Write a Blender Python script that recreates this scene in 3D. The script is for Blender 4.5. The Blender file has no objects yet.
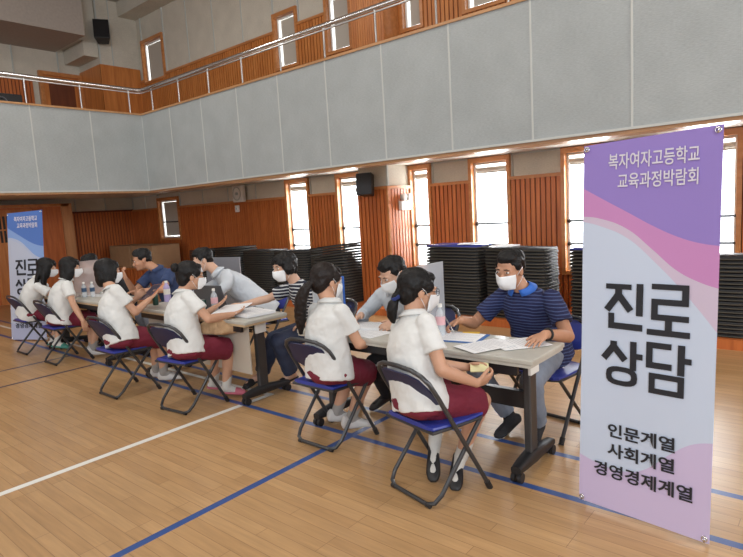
import bpy, bmesh, math, random
import numpy as np
from mathutils import Vector, Matrix
V = Vector
PI = math.pi
random.seed(7)
sc = bpy.context.scene
col = sc.collection

# ---------------------------------------------------------------- camera
yaw, pitch, roll, F = math.radians(40.3019), math.radians(7.035), math.radians(3.3776), 564.97
fwd = V((-math.sin(yaw) * math.cos(pitch), math.cos(yaw) * math.cos(pitch), -math.sin(pitch)))
rt = V((math.cos(yaw), math.sin(yaw), 0)); dn = fwd.cross(rt)
r2 = math.cos(roll) * rt + math.sin(roll) * dn
d2 = -math.sin(roll) * rt + math.cos(roll) * dn
cam_data = bpy.data.cameras.new('camera'); cam = bpy.data.objects.new('camera', cam_data); col.objects.link(cam)
M = Matrix((r2, -d2, -fwd)).transposed().to_4x4(); M.translation = V((0, 0, 1.56))
cam.matrix_world = M
cam_data.sensor_width = 36; cam_data.lens = F / 743 * 36; cam_data.clip_start = 0.05
sc.camera = cam

# ---------------------------------------------------------------- world, lights, exposure
w = bpy.data.worlds.new('sky'); sc.world = w; w.use_nodes = True
w.node_tree.nodes['Background'].inputs[0].default_value = (0.93, 0.97, 1.0, 1)
w.node_tree.nodes['Background'].inputs[1].default_value = 5.0
sc.view_settings.view_transform = 'Standard'; sc.view_settings.look = 'None'
sc.view_settings.exposure = 0.0; sc.view_settings.gamma = 1.0
sc.view_settings.use_curve_mapping = False

def area(name, loc, target, sx, sy, power, color=(1, 1, 1), portal=False):
    d = bpy.data.lights.new(name, 'AREA'); d.shape = 'RECTANGLE'; d.size = sx; d.size_y = sy
    d.energy = power; d.color = color
    if portal: d.cycles.is_portal = True
    o = bpy.data.objects.new(name, d); col.objects.link(o); o.location = loc
    o.rotation_euler = (V(target) - V(loc)).to_track_quat('-Z', 'Y').to_euler()
    return o
# daylight from the tall windows of the hall's other long side and of the end behind the camera, plus two added fill lights
area('daylight_far_side', (5.8, 3.6, 3.1), (-3, 2.0, 0.4), 5.0, 2.6, 350, (1.0, 0.99, 0.97))
area('balcony_end_fill', (5.8, -4.5, 4.3), (-10, 2.5, 2.6), 6.0, 2.6, 820, (0.80, 0.90, 1.0))  # added cool fill that brightens the end balcony front, no window there
area('daylight_opposite', (-8.0, -8.3, 4.4), (-9, 4, 2.0), 8.0, 2.2, 120, (0.86, 0.93, 1.0))
area('under_balcony_fill', (-6.0, -8.3, 1.5), (-6, 6, 1.4), 11.0, 1.6, 140, (0.92, 0.96, 1.0))  # added low fill to lift the dark space under the balcony
LAMPS = [(x, y) for x in (-8.5, -4.5, -0.5) for y in (-1.5, 2.9)]
for x, y in LAMPS:
    area('hall_lamp_light', (x, y, 6.35), (x, y, 0), 0.9, 0.9, 60, (1.0, 0.965, 0.90))
for a, b in ((-2.81, -2.27), (-4.17, -3.62), (-5.25, -4.93), (-6.82, -6.33), (-8.14, -7.6), (-1.47, -0.93)):
    area('window_daylight', ((a + b) / 2, 7.66, 1.45), ((a + b) / 2, 0, 0.6), b - a, 1.3, 30, (0.95, 0.98, 1.0))

# ---------------------------------------------------------------- materials
def mat(name, color, rough=0.6, metal=0.0, noise=0.0, nscale=8.0, bump=0.0, bscale=60.0, spec=0.5, alpha=1.0, trans=0.0, coat=0.0, sheen=0.0):
    m = bpy.data.materials.new(name); m.use_nodes = True
    nt = m.node_tree; b = nt.nodes['Principled BSDF']
    b.inputs['Base Color'].default_value = (*color, 1); b.inputs['Roughness'].default_value = rough
    b.inputs['Metallic'].default_value = metal; b.inputs['Specular IOR Level'].default_value = spec
    b.inputs['Alpha'].default_value = alpha; b.inputs['Transmission Weight'].default_value = trans
    b.inputs['Coat Weight'].default_value = coat; b.inputs['Sheen Weight'].default_value = sheen
    tc = nt.nodes.new('ShaderNodeTexCoord')
    if noise:
        n = nt.nodes.new('ShaderNodeTexNoise'); n.inputs['Scale'].default_value = nscale; n.inputs['Detail'].default_value = 4
        nt.links.new(tc.outputs['Object'], n.inputs['Vector'])
        hs = nt.nodes.new('ShaderNodeMixRGB'); hs.blend_type = 'MULTIPLY'; hs.inputs[0].default_value = 1
        hs.inputs[1].default_value = (*color, 1)
        r = nt.nodes.new('ShaderNodeMapRange'); r.inputs[1].default_value = 0.3; r.inputs[2].default_value = 0.7
        r.inputs[3].default_value = 1 - noise; r.inputs[4].default_value = 1 + noise
        nt.links.new(n.outputs[0], r.inputs[0]); nt.links.new(r.outputs[0], hs.inputs[2]); nt.links.new(hs.outputs[0], b.inputs['Base Color'])
    if bump:
        n = nt.nodes.new('ShaderNodeTexNoise'); n.inputs['Scale'].default_value = bscale; n.inputs['Detail'].default_value = 3
        nt.links.new(tc.outputs['Object'], n.inputs['Vector'])
        bp = nt.nodes.new('ShaderNodeBump'); bp.inputs['Strength'].default_value = bump; bp.inputs['Distance'].default_value = 0.01
        nt.links.new(n.outputs[0], bp.inputs['Height']); nt.links.new(bp.outputs[0], b.inputs['Normal'])
    return m

def N(nt, t, **kw):
    n = nt.nodes.new(t)
    for k, v in kw.items(): setattr(n, k, v)
    return n
def math_(nt, op, a, b=None, clamp=False):
    n = nt.nodes.new('ShaderNodeMath'); n.operation = op; n.use_clamp = clamp
    for i, v in enumerate((a, b)):
        if v is None: continue
        if isinstance(v, (int, float)): n.inputs[i].default_value = v
        else: nt.links.new(v, n.inputs[i])
    return n.outputs[0]
def mixc(nt, fac, a, b, mode='MIX'):
    n = nt.nodes.new('ShaderNodeMixRGB'); n.blend_type = mode
    for i, v in enumerate((fac, a, b)):
        if isinstance(v, (int, float)): n.inputs[i].default_value = v
        elif isinstance(v, tuple): n.inputs[i].default_value = (*v, 1)
        else: nt.links.new(v, n.inputs[i])
    return n.outputs[0]

def floor_material():
    m = bpy.data.materials.new('varnished_maple_boards'); m.use_nodes = True; nt = m.node_tree; b = nt.nodes['Principled BSDF']
    g = N(nt, 'ShaderNodeNewGeometry'); s = N(nt, 'ShaderNodeSeparateXYZ'); nt.links.new(g.outputs['Position'], s.inputs[0])
    x, y = s.outputs[0], s.outputs[1]
    br = N(nt, 'ShaderNodeTexBrick'); nt.links.new(g.outputs['Position'], br.inputs['Vector'])
    br.offset = 0.37; br.offset_frequency = 3; br.inputs['Scale'].default_value = 1.0
    br.inputs['Color1'].default_value = (0.50, 0.305, 0.145, 1); br.inputs['Color2'].default_value = (0.42, 0.245, 0.110, 1)
    br.inputs['Mortar'].default_value = (0.24, 0.13, 0.055, 1); br.inputs['Mortar Size'].default_value = 0.0016
    br.inputs['Mortar Smooth'].default_value = 0.4; br.inputs['Bias'].default_value = -0.15
    br.inputs['Brick Width'].default_value = 0.92; br.inputs['Row Height'].default_value = 0.075
    mp = N(nt, 'ShaderNodeMapping'); mp.inputs['Scale'].default_value = (1.6, 22, 1); nt.links.new(g.outputs['Position'], mp.inputs[0])
    n1 = N(nt, 'ShaderNodeTexNoise'); n1.inputs['Scale'].default_value = 2.2; n1.inputs['Detail'].default_value = 6; nt.links.new(mp.outputs[0], n1.inputs['Vector'])
    r1 = N(nt, 'ShaderNodeMapRange'); r1.inputs[1].default_value = .3; r1.inputs[2].default_value = .7; r1.inputs[3].default_value = .88; r1.inputs[4].default_value = 1.1
    nt.links.new(n1.outputs[0], r1.inputs[0])
    c = mixc(nt, 1.0, br.outputs[0], r1.outputs[0], 'MULTIPLY')
    n2 = N(nt, 'ShaderNodeTexNoise'); n2.inputs['Scale'].default_value = 0.8; n2.inputs['Detail'].default_value = 3; nt.links.new(g.outputs['Position'], n2.inputs['Vector'])
    r2_ = N(nt, 'ShaderNodeMapRange'); r2_.inputs[1].default_value = .3; r2_.inputs[2].default_value = .7; r2_.inputs[3].default_value = .93; r2_.inputs[4].default_value = 1.07
    nt.links.new(n2.outputs[0], r2_.inputs[0]); c = mixc(nt, 1.0, c, r2_.outputs[0], 'MULTIPLY')
    def stripe(v, c0, wd):   # 1 inside |v-c0|<wd/2
        return math_(nt, 'LESS_THAN', math_(nt, 'ABSOLUTE', math_(nt, 'SUBTRACT', v, c0)), wd / 2)
    def AND(*a):
        r = a[0]
        for q in a[1:]: r = math_(nt, 'MULTIPLY', r, q)
        return r
    gt = lambda v, k: math_(nt, 'GREATER_THAN', v, k)
    lt = lambda v, k: math_(nt, 'LESS_THAN', v, k)
    blue = (0.035, 0.085, 0.27); dark = (0.03, 0.04, 0.09); white = (0.80, 0.80, 0.76)
    c = mixc(nt, AND(stripe(x, -6.46, .045), lt(y, 2.74)), c, dark)
    c = mixc(nt, AND(stripe(x, -7.2, .045), lt(y, 2.74)), c, dark)
    c = mixc(nt, AND(stripe(y, 3.04, .05), lt(x, -3.82)), c, white)
    c = mixc(nt, AND(stripe(x, -3.82, .055), lt(y, 3.07)), c, white)
    c = mixc(nt, stripe(y, 2.755, .05), c, blue)
    c = mixc(nt, AND(stripe(y, 3.22, .05)), c, blue)
    c = mixc(nt, AND(stripe(x, -2.60, .05), lt(y, 3.24)), c, blue)
    nt.links.new(c, b.inputs['Base Color'])
    b.inputs['Roughness'].default_value = 0.3; b.inputs['Specular IOR Level'].default_value = 0.5
    rr = N(nt, 'ShaderNodeMapRange'); rr.inputs[3].default_value = .24; rr.inputs[4].default_value = .4; nt.links.new(n1.outputs[0], rr.inputs[0]); nt.links.new(rr.outputs[0], b.inputs['Roughness'])
    bp = N(nt, 'ShaderNodeBump'); bp.inputs['Strength'].default_value = .12; bp.inputs['Distance'].default_value = .002
    nt.links.new(br.outputs['Fac'], bp.inputs['Height']); bp.invert = True; nt.links.new(bp.outputs[0], b.inputs['Normal'])
    return m

def wood_material(name, c1, c2, rough=0.4, axis='Z', scale=1.0):
    m = bpy.data.materials.new(name); m.use_nodes = True; nt = m.node_tree; b = nt.nodes['Principled BSDF']
    g = N(nt, 'ShaderNodeNewGeometry'); mp = N(nt, 'ShaderNodeMapping')
    mp.inputs['Scale'].default_value = {'Z': (9, 9, .7), 'X': (.7, 9, 9), 'Y': (9, .7, 9)}[axis]
    nt.links.new(g.outputs['Position'], mp.inputs[0])
    n = N(nt, 'ShaderNodeTexNoise'); n.inputs['Scale'].default_value = 1.6 * scale; n.inputs['Detail'].default_value = 7; n.inputs['Distortion'].default_value = .6
    nt.links.new(mp.outputs[0], n.inputs['Vector'])
    cr = N(nt, 'ShaderNodeValToRGB'); cr.color_ramp.elements[0].position = .3; cr.color_ramp.elements[1].position = .7
    cr.color_ramp.elements[0].color = (*c1, 1); cr.color_ramp.elements[1].color = (*c2, 1)
    nt.links.new(n.outputs[0], cr.inputs[0]); nt.links.new(cr.outputs[0], b.inputs['Base Color']); b.inputs['Roughness'].default_value = rough
    return m

def fabric_panel_material(name, color):
    m = mat(name, color, rough=.9, noise=.06, nscale=3.0)
    nt = m.node_tree; b = nt.nodes['Principled BSDF']; g = N(nt, 'ShaderNodeNewGeometry')
    mp = N(nt, 'ShaderNodeMapping'); mp.inputs['Scale'].default_value = (30, 30, 140); nt.links.new(g.outputs['Position'], mp.inputs[0])
    n = N(nt, 'ShaderNodeTexNoise'); n.inputs['Scale'].default_value = 1; n.inputs['Detail'].default_value = 3; nt.links.new(mp.outputs[0], n.inputs['Vector'])
    bp = N(nt, 'ShaderNodeBump'); bp.inputs['Strength'].default_value = .35; bp.inputs['Distance'].default_value = .004
    nt.links.new(n.outputs[0], bp.inputs['Height']); nt.links.new(bp.outputs[0], b.inputs['Normal'])
    old = b.inputs['Base Color'].links[0].from_socket
    r = N(nt, 'ShaderNodeMapRange'); r.inputs[1].default_value = .3; r.inputs[2].default_value = .7; r.inputs[3].default_value = .9; r.inputs[4].default_value = 1.08
    nt.links.new(n.outputs[0], r.inputs[0]); nt.links.new(mixc(nt, 1, old, r.outputs[0], 'MULTIPLY'), b.inputs['Base Color'])
    return m

def stripes_material(name, base, line, period, frac, rough=.85):
    m = bpy.data.materials.new(name); m.use_nodes = True; nt = m.node_tree; b = nt.nodes['Principled BSDF']
    tc = N(nt, 'ShaderNodeTexCoord'); s = N(nt, 'ShaderNodeSeparateXYZ'); nt.links.new(tc.outputs['Object'], s.inputs[0])
    n = N(nt, 'ShaderNodeTexNoise'); n.inputs['Scale'].default_value = 6; nt.links.new(tc.outputs['Object'], n.inputs['Vector'])
    z = math_(nt, 'ADD', s.outputs[2], math_(nt, 'MULTIPLY', n.outputs[0], .03))
    f = math_(nt, 'FRACT', math_(nt, 'DIVIDE', z, period))
    nt.links.new(mixc(nt, math_(nt, 'LESS_THAN', f, frac), base, line), b.inputs['Base Color']); b.inputs['Roughness'].default_value = rough
    return m

M_ = {}
M_['floor'] = floor_material()
M_['slat'] = wood_material('red_brown_slatted_wood', (0.42, 0.105, 0.026), (0.62, 0.185, 0.050), .38)
M_['slatback'] = wood_material('dark_wood_backing', (0.12, 0.03, 0.01), (0.18, 0.048, 0.015), .6)
M_['slat_up'] = wood_material('orange_slatted_wood', (0.46, 0.145, 0.032), (0.66, 0.25, 0.065), .38)
M_['trimwood'] = wood_material('orange_trim_wood', (0.46, 0.17, 0.05), (0.62, 0.26, 0.09), .3, 'X')
M_['capwood'] = wood_material('cap_wood', (0.42, 0.22, 0.10), (0.55, 0.31, 0.15), .3, 'X')
M_['balc'] = fabric_panel_material('pale_grey_fabric_panel', (0.375, 0.405, 0.41))
M_['greywall'] = fabric_panel_material('warm_grey_wall_cloth', (0.62, 0.575, 0.49))
M_['seam'] = mat('seam_trim', (0.52, 0.54, 0.52), .6)
M_['soffit'] = mat('cream_soffit', (0.80, 0.77, 0.70), .35, noise=.03)
M_['ceil'] = mat('brown_ceiling', (0.42, 0.37, 0.33), .8, noise=.06, nscale=20)
M_['plain'] = mat('plain_wall', (0.62, 0.58, 0.52), .85, noise=.03)
M_['chrome'] = mat('polished_steel', (0.75, 0.76, 0.78), .18, 1.0)
M_['steel'] = mat('satin_steel', (0.55, 0.55, 0.55), .35, 1.0)
M_['black'] = mat('black_plastic', (0.015, 0.015, 0.017), .45)
M_['blackmetal'] = mat('black_metal', (0.022, 0.022, 0.025), .35, .3)
M_['white'] = mat('white_plastic', (0.78, 0.77, 0.73), .45)
M_['tube'] = mat('dark_grey_tube', (0.075, 0.078, 0.085), .32, .6)
M_['blue_seat'] = mat('blue_seat_plastic', (0.03, 0.05, 0.33), .38, bump=.1)
M_['navy_back'] = mat('navy_backrest', (0.012, 0.016, 0.07), .5)
M_['stacktube'] = mat('dull_stack_tube', (0.058, 0.053, 0.042), .6, .0)
M_['stackseat'] = mat('dark_stack_seat', (0.012, 0.012, 0.014), .6)
M_['tabletop'] = mat('grey_laminate', (0.50, 0.49, 0.44), .35, noise=.04, nscale=30)
M_['tableedge'] = mat('beige_edge', (0.55, 0.40, 0.24), .5)
M_['panelcream'] = mat('cream_modesty_panel', (0.50, 0.45, 0.38), .5)
M_['paper'] = mat('paper', (0.83, 0.84, 0.86), .8)
M_['print'] = mat('print_grey', (0.45, 0.47, 0.52), .8)
M_['skin'] = mat('skin', (0.56, 0.31, 0.20), .5, noise=.05, nscale=12)
M_['skin_pale'] = mat('pale_skin', (0.62, 0.38, 0.27), .5, noise=.05, nscale=12)
M_['skin_man'] = mat('tanned_skin', (0.50, 0.26, 0.16), .5, noise=.06, nscale=12)
M_['hair'] = mat('black_hair', (0.006, 0.0055, 0.006), .5, bump=.5, bscale=45, spec=.3)
M_['hair_br'] = mat('dark_brown_hair', (0.012, 0.007, 0.006), .5, spec=.3, bump=.5, bscale=45)
M_['shirtw'] = mat('white_polo_cotton', (0.70, 0.71, 0.70), .9, noise=.015, nscale=6, bump=.10, bscale=14)
M_['shirtc'] = mat('cool_white_cotton', (0.55, 0.59, 0.64), .9, noise=.03, nscale=6, bump=.12, bscale=14)
M_['maroon'] = mat('maroon_shorts', (0.17, 0.012, 0.032), .8, noise=.08, bump=.25, bscale=16)
M_['jeans'] = mat('dark_denim', (0.035, 0.045, 0.085), .85, noise=.12, bump=.2, bscale=18)
M_['greypants'] = mat('blue_grey_trousers', (0.20, 0.23, 0.29), .85, noise=.1, bump=.25, bscale=16)
M_['blackcloth'] = mat('black_cloth', (0.018, 0.018, 0.022), .85)
M_['navyshirt'] = mat('navy_shirt', (0.035, 0.06, 0.15), .85, noise=.06, bump=.2, bscale=14)
M_['bright'] = mat('bright_blue_collar', (0.03, 0.14, 0.55), .7)
M_['polostripe'] = stripes_material('navy_striped_polo', (0.012, 0.016, 0.07), (0.06, 0.09, 0.22), .021, .3)
M_['breton'] = stripes_material('black_white_stripes', (0.012, 0.014, 0.03), (0.6, 0.62, 0.64), .030, .36)
M_['mask'] = mat('white_mask', (0.80, 0.82, 0.84), .8, bump=.15, bscale=40)
M_['sock'] = mat('white_sock', (0.62, 0.60, 0.56), .95, noise=.06, bump=.4, bscale=90)
M_['greysock'] = mat('grey_sock', (0.33, 0.31, 0.29), .95, noise=.1, bump=.4, bscale=90)
M_['pink'] = mat('pink_slipper', (0.50, 0.12, 0.17), .6)
M_['green'] = mat('teal_slipper', (0.06, 0.25, 0.2), .6)
M_['sneaker'] = mat('pale_sneaker', (0.62, 0.60, 0.58), .6)
M_['navy'] = mat('navy_scrunchie', (0.02, 0.035, 0.16), .9, bump=.6, bscale=60)
M_['eyew'] = mat('eye_white', (0.75, 0.73, 0.7), .3)
M_['lips'] = mat('lips', (0.42, 0.16, 0.13), .5)
M_['cardboard'] = mat('tan_cardboard', (0.42, 0.26, 0.14), .85, noise=.06)
M_['kraft'] = mat('kraft_paper', (0.52, 0.34, 0.19), .8, noise=.08, bump=.4, bscale=14)
M_['can'] = mat('dark_green_can', (0.02, 0.07, 0.055), .3, .4)
M_['lilac'] = mat('lilac_label', (0.42, 0.36, 0.62), .5)
M_['label'] = mat('bottle_label', (0.72, 0.42, 0.45), .5)
M_['labelblue'] = mat('dark_blue_label', (0.03, 0.07, 0.14), .5)
M_['yellow'] = mat('yellow_sticker', (0.75, 0.50, 0.05), .5)
M_['memo'] = mat('pale_yellow_memo', (0.75, 0.70, 0.40), .8)
M_['orange'] = mat('orange_case', (0.60, 0.20, 0.08), .5)
M_['screen'] = mat('dark_screen', (0.035, 0.05, 0.10), .15)
M_['laptop'] = mat('laptop_grey', (0.10, 0.10, 0.11), .4, .3)
M_['silver'] = mat('silver_laptop', (0.33, 0.35, 0.40), .35, .5)
M_['bluepaper'] = mat('blue_folder', (0.05, 0.15, 0.42), .5)
M_['blind'] = mat('beige_blind', (0.50, 0.46, 0.40), .85)
M_['ink'] = mat('banner_ink', (0.012, 0.014, 0.022), .6)
M_['inkw'] = mat('banner_white_ink', (0.72, 0.70, 0.78), .6)
M_['woodlight'] = wood_material('light_wood_post', (0.46, 0.2, 0.08), (0.6, 0.3, 0.13), .4)

def glassy(name, color, alpha, rough=.1):
    m = bpy.data.materials.new(name); m.use_nodes = True; nt = m.node_tree; nt.nodes.clear()
    o = N(nt, 'ShaderNodeOutputMaterial'); t = N(nt, 'ShaderNodeBsdfTransparent'); p = N(nt, 'ShaderNodeBsdfPrincipled')
    p.inputs['Base Color'].default_value = (*color, 1); p.inputs['Roughness'].default_value = rough
    mx = N(nt, 'ShaderNodeMixShader'); mx.inputs[0].default_value = alpha
    nt.links.new(t.outputs[0], mx.inputs[1]); nt.links.new(p.outputs[0], mx.inputs[2]); nt.links.new(mx.outputs[0], o.inputs[0])
    return m
M_['pane'] = glassy('window_glass', (.8, .85, .9), .06, .05)
M_['board'] = glassy('frosted_partition', (.50, .53, .58), .62, .35)
M_['clearboard'] = glassy('clear_partition', (.62, .52, .50), .45, .15)
M_['bottle'] = glassy('clear_bottle', (.72, .78, .82), .42, .08)

# ---------------------------------------------------------------- mesh helpers
class MB:
    def __init__(s): s.v = []; s.f = []; s.m = []
    def add(s, vs, fs, mi=0):
        o = len(s.v); s.v += [V(p) for p in vs]; s.f += [[i + o for i in f] for f in fs]; s.m += [mi] * len(fs); return s
    def box(s, a, b, mi=0, mtx=None):
        x0, y0, z0 = a; x1, y1, z1 = b
        vs = [V(p) for p in ((x0, y0, z0), (x1, y0, z0), (x1, y1, z0), (x0, y1, z0), (x0, y0, z1), (x1, y0, z1), (x1, y1, z1), (x0, y1, z1))]
        if mtx: vs = [mtx @ p for p in vs]
        return s.add(vs, [(0, 3, 2, 1), (4, 5, 6, 7), (0, 1, 5, 4), (1, 2, 6, 5), (2, 3, 7, 6), (3, 0, 4, 7)], mi)
    def prism(s, pts, z0, z1, mi=0):       # convex polygon in xy, counter clockwise
        n = len(pts); vs = [(x, y, z0) for x, y in pts] + [(x, y, z1) for x, y in pts]
        return s.add(vs, [tuple(range(n))[::-1], tuple(range(n, 2 * n))] + [(i, (i + 1) % n, n + (i + 1) % n, n + i) for i in range(n)], mi)
    def rings(s, rs, mi=0, cap=True, closed=False):
        n = len(rs[0]); o = len(s.v)
        for r in rs: s.v += [V(p) for p in r]
        k = len(rs)
        for j in range(k if closed else k - 1):
            a = o + j * n; b = o + ((j + 1) % k) * n
            for i in range(n): s.f.append([a + i, a + (i + 1) % n, b + (i + 1) % n, b + i]); s.m.append(mi)
        if cap and not closed:
            s.f.append([o + i for i in range(n)][::-1]); s.m.append(mi)
            s.f.append([o + (k - 1) * n + i for i in range(n)]); s.m.append(mi)
        return s
    def tube(s, pts, r, n=10, mi=0, closed=False):
        pts = [V(p) for p in pts]; rs = []; k = len(pts); prev = None
        R_ = r if isinstance(r, (list, tuple)) else [r] * k
        for i, p in enumerate(pts):
            if closed: t = (pts[(i + 1) % k] - pts[i - 1])
            else: t = (pts[min(i + 1, k - 1)] - pts[max(i - 1, 0)])
            t = t.normalized()
            if prev is None:
                up = V((0, 0, 1)) if abs(t.z) < .9 else V((1, 0, 0)); a = t.cross(up).normalized()
            else:
                a = (prev - t * prev.dot(t)); a = a.normalized() if a.length > 1e-5 else t.orthogonal().normalized()
            prev = a; b = t.cross(a)
            rs.append([p + (a * math.cos(2 * PI * q / n) + b * math.sin(2 * PI * q / n)) * R_[i] for q in range(n)])
        return s.rings(rs, mi, closed=closed)
    def ell(s, c, ax, n=16, m_=10, mi=0):   # ax: three radius vectors
        c = V(c); ax = [V(a) for a in ax]; o = len(s.v)
        s.v.append(c - ax[2])
        for j in range(1, m_):
            ph = -PI / 2 + PI * j / m_
            for i in range(n):
                th = 2 * PI * i / n
                s.v.append(c + ax[0] * math.cos(ph) * math.cos(th) + ax[1] * math.cos(ph) * math.sin(th) + ax[2] * math.sin(ph))
        s.v.append(c + ax[2]); top = len(s.v) - 1
        for i in range(n):
            s.f.append([o, o + 1 + (i + 1) % n, o + 1 + i]); s.m.append(mi)
            b = o + 1 + (m_ - 2) * n
            s.f.append([top, b + i, b + (i + 1) % n]); s.m.append(mi)
        for j in range(m_ - 2):
            a = o + 1 + j * n; b = a + n
            for i in range(n): s.f.append([a + i, a + (i + 1) % n, b + (i + 1) % n, b + i]); s.m.append(mi)
        return s
    def cone(s, p0, r0, p1, r1, n=16, balls=(True, True)):
        p0 = V(p0); p1 = V(p1); t = (p1 - p0).normalized(); a = t.orthogonal().normalized(); b = t.cross(a)
        rg = lambda p, r: [p + (a * math.cos(2 * PI * q / n) + b * math.sin(2 * PI * q / n)) * r for q in range(n)]
        s.rings([rg(p0, r0), rg(p1, r1)])
        if balls[0]: s.ell(p0, (a * r0, b * r0, t * r0), n, 8)
        if balls[1]: s.ell(p1, (a * r1, b * r1, t * r1), n, 8)
        return s
    def loft(s, st, n=24, power=2.0, mi=0):  # stations: (center, uvec, vvec) vectors with radius
        rs = []
        for c, u, v in st:
            ring = []
            for q in range(n):
                a = 2 * PI * q / n; ca, sa = math.cos(a), math.sin(a)
                ca = math.copysign(abs(ca) ** (2 / power), ca); sa = math.copysign(abs(sa) ** (2 / power), sa)
                ring.append(V(c) + V(u) * ca + V(v) * sa)
            rs.append(ring)
        return s.rings(rs, mi)
    def mesh(s, name, mats, smooth=False, origin=V((0, 0, 0))):
        me = bpy.data.meshes.new(name); me.from_pydata([tuple(p - origin) for p in s.v], [], s.f)
        for m in (mats if isinstance(mats, (list, tuple)) else [mats]): me.materials.append(m)
        me.polygons.foreach_set('material_index', s.m)
        bm = bmesh.new(); bm.from_mesh(me); bmesh.ops.recalc_face_normals(bm, faces=bm.faces); bm.to_mesh(me); bm.free()
        if smooth:
            me.polygons.foreach_set('use_smooth', [True] * len(me.polygons))
            if smooth == 'auto': me.set_sharp_from_angle(angle=math.radians(35))
        me.update(); return me
    def build(s, name, mats, parent=None, smooth=False, origin=None, bevel=0):
        og = V(origin) if origin is not None else V((0, 0, 0))
        o = bpy.data.objects.new(name, s.mesh(name, mats, smooth, og)); col.objects.link(o)
        if parent: o.parent = parent
        elif origin is not None: o.location = og
        if bevel:
            b = o.modifiers.new('bevel', 'BEVEL'); b.width = bevel; b.segments = 2; b.limit_method = 'ANGLE'
        return o

def remeshed(mb, name, mats, voxel, parent, origin, smooth=4, disp=0.0, dsize=.08):
    me = mb.mesh(name, mats, False, V(origin)); tmp = bpy.data.objects.new('tmp', me); col.objects.link(tmp)
    r = tmp.modifiers.new('r', 'REMESH'); r.mode = 'VOXEL'; r.voxel_size = voxel; r.use_smooth_shade = True
    if smooth:
        s = tmp.modifiers.new('s', 'SMOOTH'); s.factor = .5; s.iterations = smooth
    if disp:
        t = bpy.data.textures.new('wrinkle', 'CLOUDS'); t.noise_scale = dsize; t.noise_depth = 2
        d = tmp.modifiers.new('d', 'DISPLACE'); d.texture = t; d.strength = disp; d.mid_level = .5; d.texture_coords = 'LOCAL'
    dg = bpy.context.evaluated_depsgraph_get(); ev = tmp.evaluated_get(dg)
    new = bpy.data.meshes.new_from_object(ev, preserve_all_data_layers=False, depsgraph=dg)
    bpy.data.objects.remove(tmp); new.name = name
    new.polygons.foreach_set('use_smooth', [True] * len(new.polygons))
    if not new.materials: new.materials.append(mats if not isinstance(mats, (list, tuple)) else mats[0])
    o = bpy.data.objects.new(name, new); col.objects.link(o)
    if parent: o.parent = parent
    return o

def tag(o, label, cat, group=None):
    o['label'] = label; o['category'] = cat
    if group: o['group'] = group
    return o
def thing(name, label, cat, loc=(0, 0, 0), rz=0, group=None):
    o = bpy.data.objects.new(name, None); o.empty_display_size = .1; col.objects.link(o)
    o.location = loc; o.rotation_euler = (0, 0, rz); return tag(o, label, cat, group)
def struct(o): o['kind'] = 'structure'; return o
def copy_tree(o, parent=None):
    c = o.copy(); col.objects.link(c)
    if parent: c.parent = parent
    for ch in list(o.children): copy_tree(ch, c)
    return c

# ---------------------------------------------------------------- room shell
X0, X1, Y0, YW, ZC = -14.1, 6.2, -8.8, 7.3, 6.6
YB, XB = 5.6, -10.1            # balcony fronts
ZBT, ZBB, ZS = 3.52, 2.15, 2.2  # balcony parapet top, bottom, soffit
XE = X0
struct(MB().box((X0 - .3, Y0 - .3, -.12), (X1 + .3, YW + .6, 0)).build('floor', M_['floor']))
struct(MB().box((X0 - .3, Y0 - .3, ZC), (X1 + .3, YW + .6, ZC + .12)).build('ceiling', M_['ceil']))
struct(MB().box((X1, Y0 - .3, 0), (X1 + .2, YW + .6, ZC)).build('wall_right', M_['plain']))
struct(MB().box((X0 - .3, Y0 - .2, 0), (X1 + .2, Y0, ZC)).build('wall_behind_camera', M_['plain']))

LOW = [(-1.47, -.93), (-2.81, -2.27), (-4.17, -3.62), (-5.25, -4.93), (-6.82, -6.33), (-8.14, -7.6), (-12.78, -11.95)]
LZ = [(.6, 2.14)] * 6 + [(1.15, 2.06)]
UZ = [(4.22, 5.12)] * 6 + [(4.82, 5.7)]
wall = MB()
def wall_with_holes(mb, x0, x1, z0, z1, holes, y0, y1):
    xs = sorted(holes); x = x0
    for (a, b, c, d) in xs:
        a, b, c, d = a - .02, b + .02, c - .02, d + .02
        a2, b2 = max(a, x0), min(b, x1)
        if b2 <= x: continue
        mb.box((x, y0, z0), (a2, y1, z1)); mb.box((a2, y0, z0), (b2, y1, max(z0, c))); mb.box((a2, y0, min(d, z1)), (b2, y1, z1)); x = b2
    mb.box((x, y0, z0), (x1, y1, z1))
wall_with_holes(wall, X0 - .3, X1 + .2, 0, 3.0, [(a, b, *z) for (a, b), z in zip(LOW, LZ)], YW + .03, YW + .28)
wall_with_holes(wall, X0 - .3, X1 + .2, 3.0, ZC, [(a, b, *z) for (a, b), z in zip(LOW, UZ)], YW + .03, YW + .28)
struct(wall.build('wall_window_side', M_['greywall']))
struct(MB().box((X0 - .3, Y0 - .2, 0), (X0 - .03, YW + .3, ZC)).build('wall_end', M_['greywall']))

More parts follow.
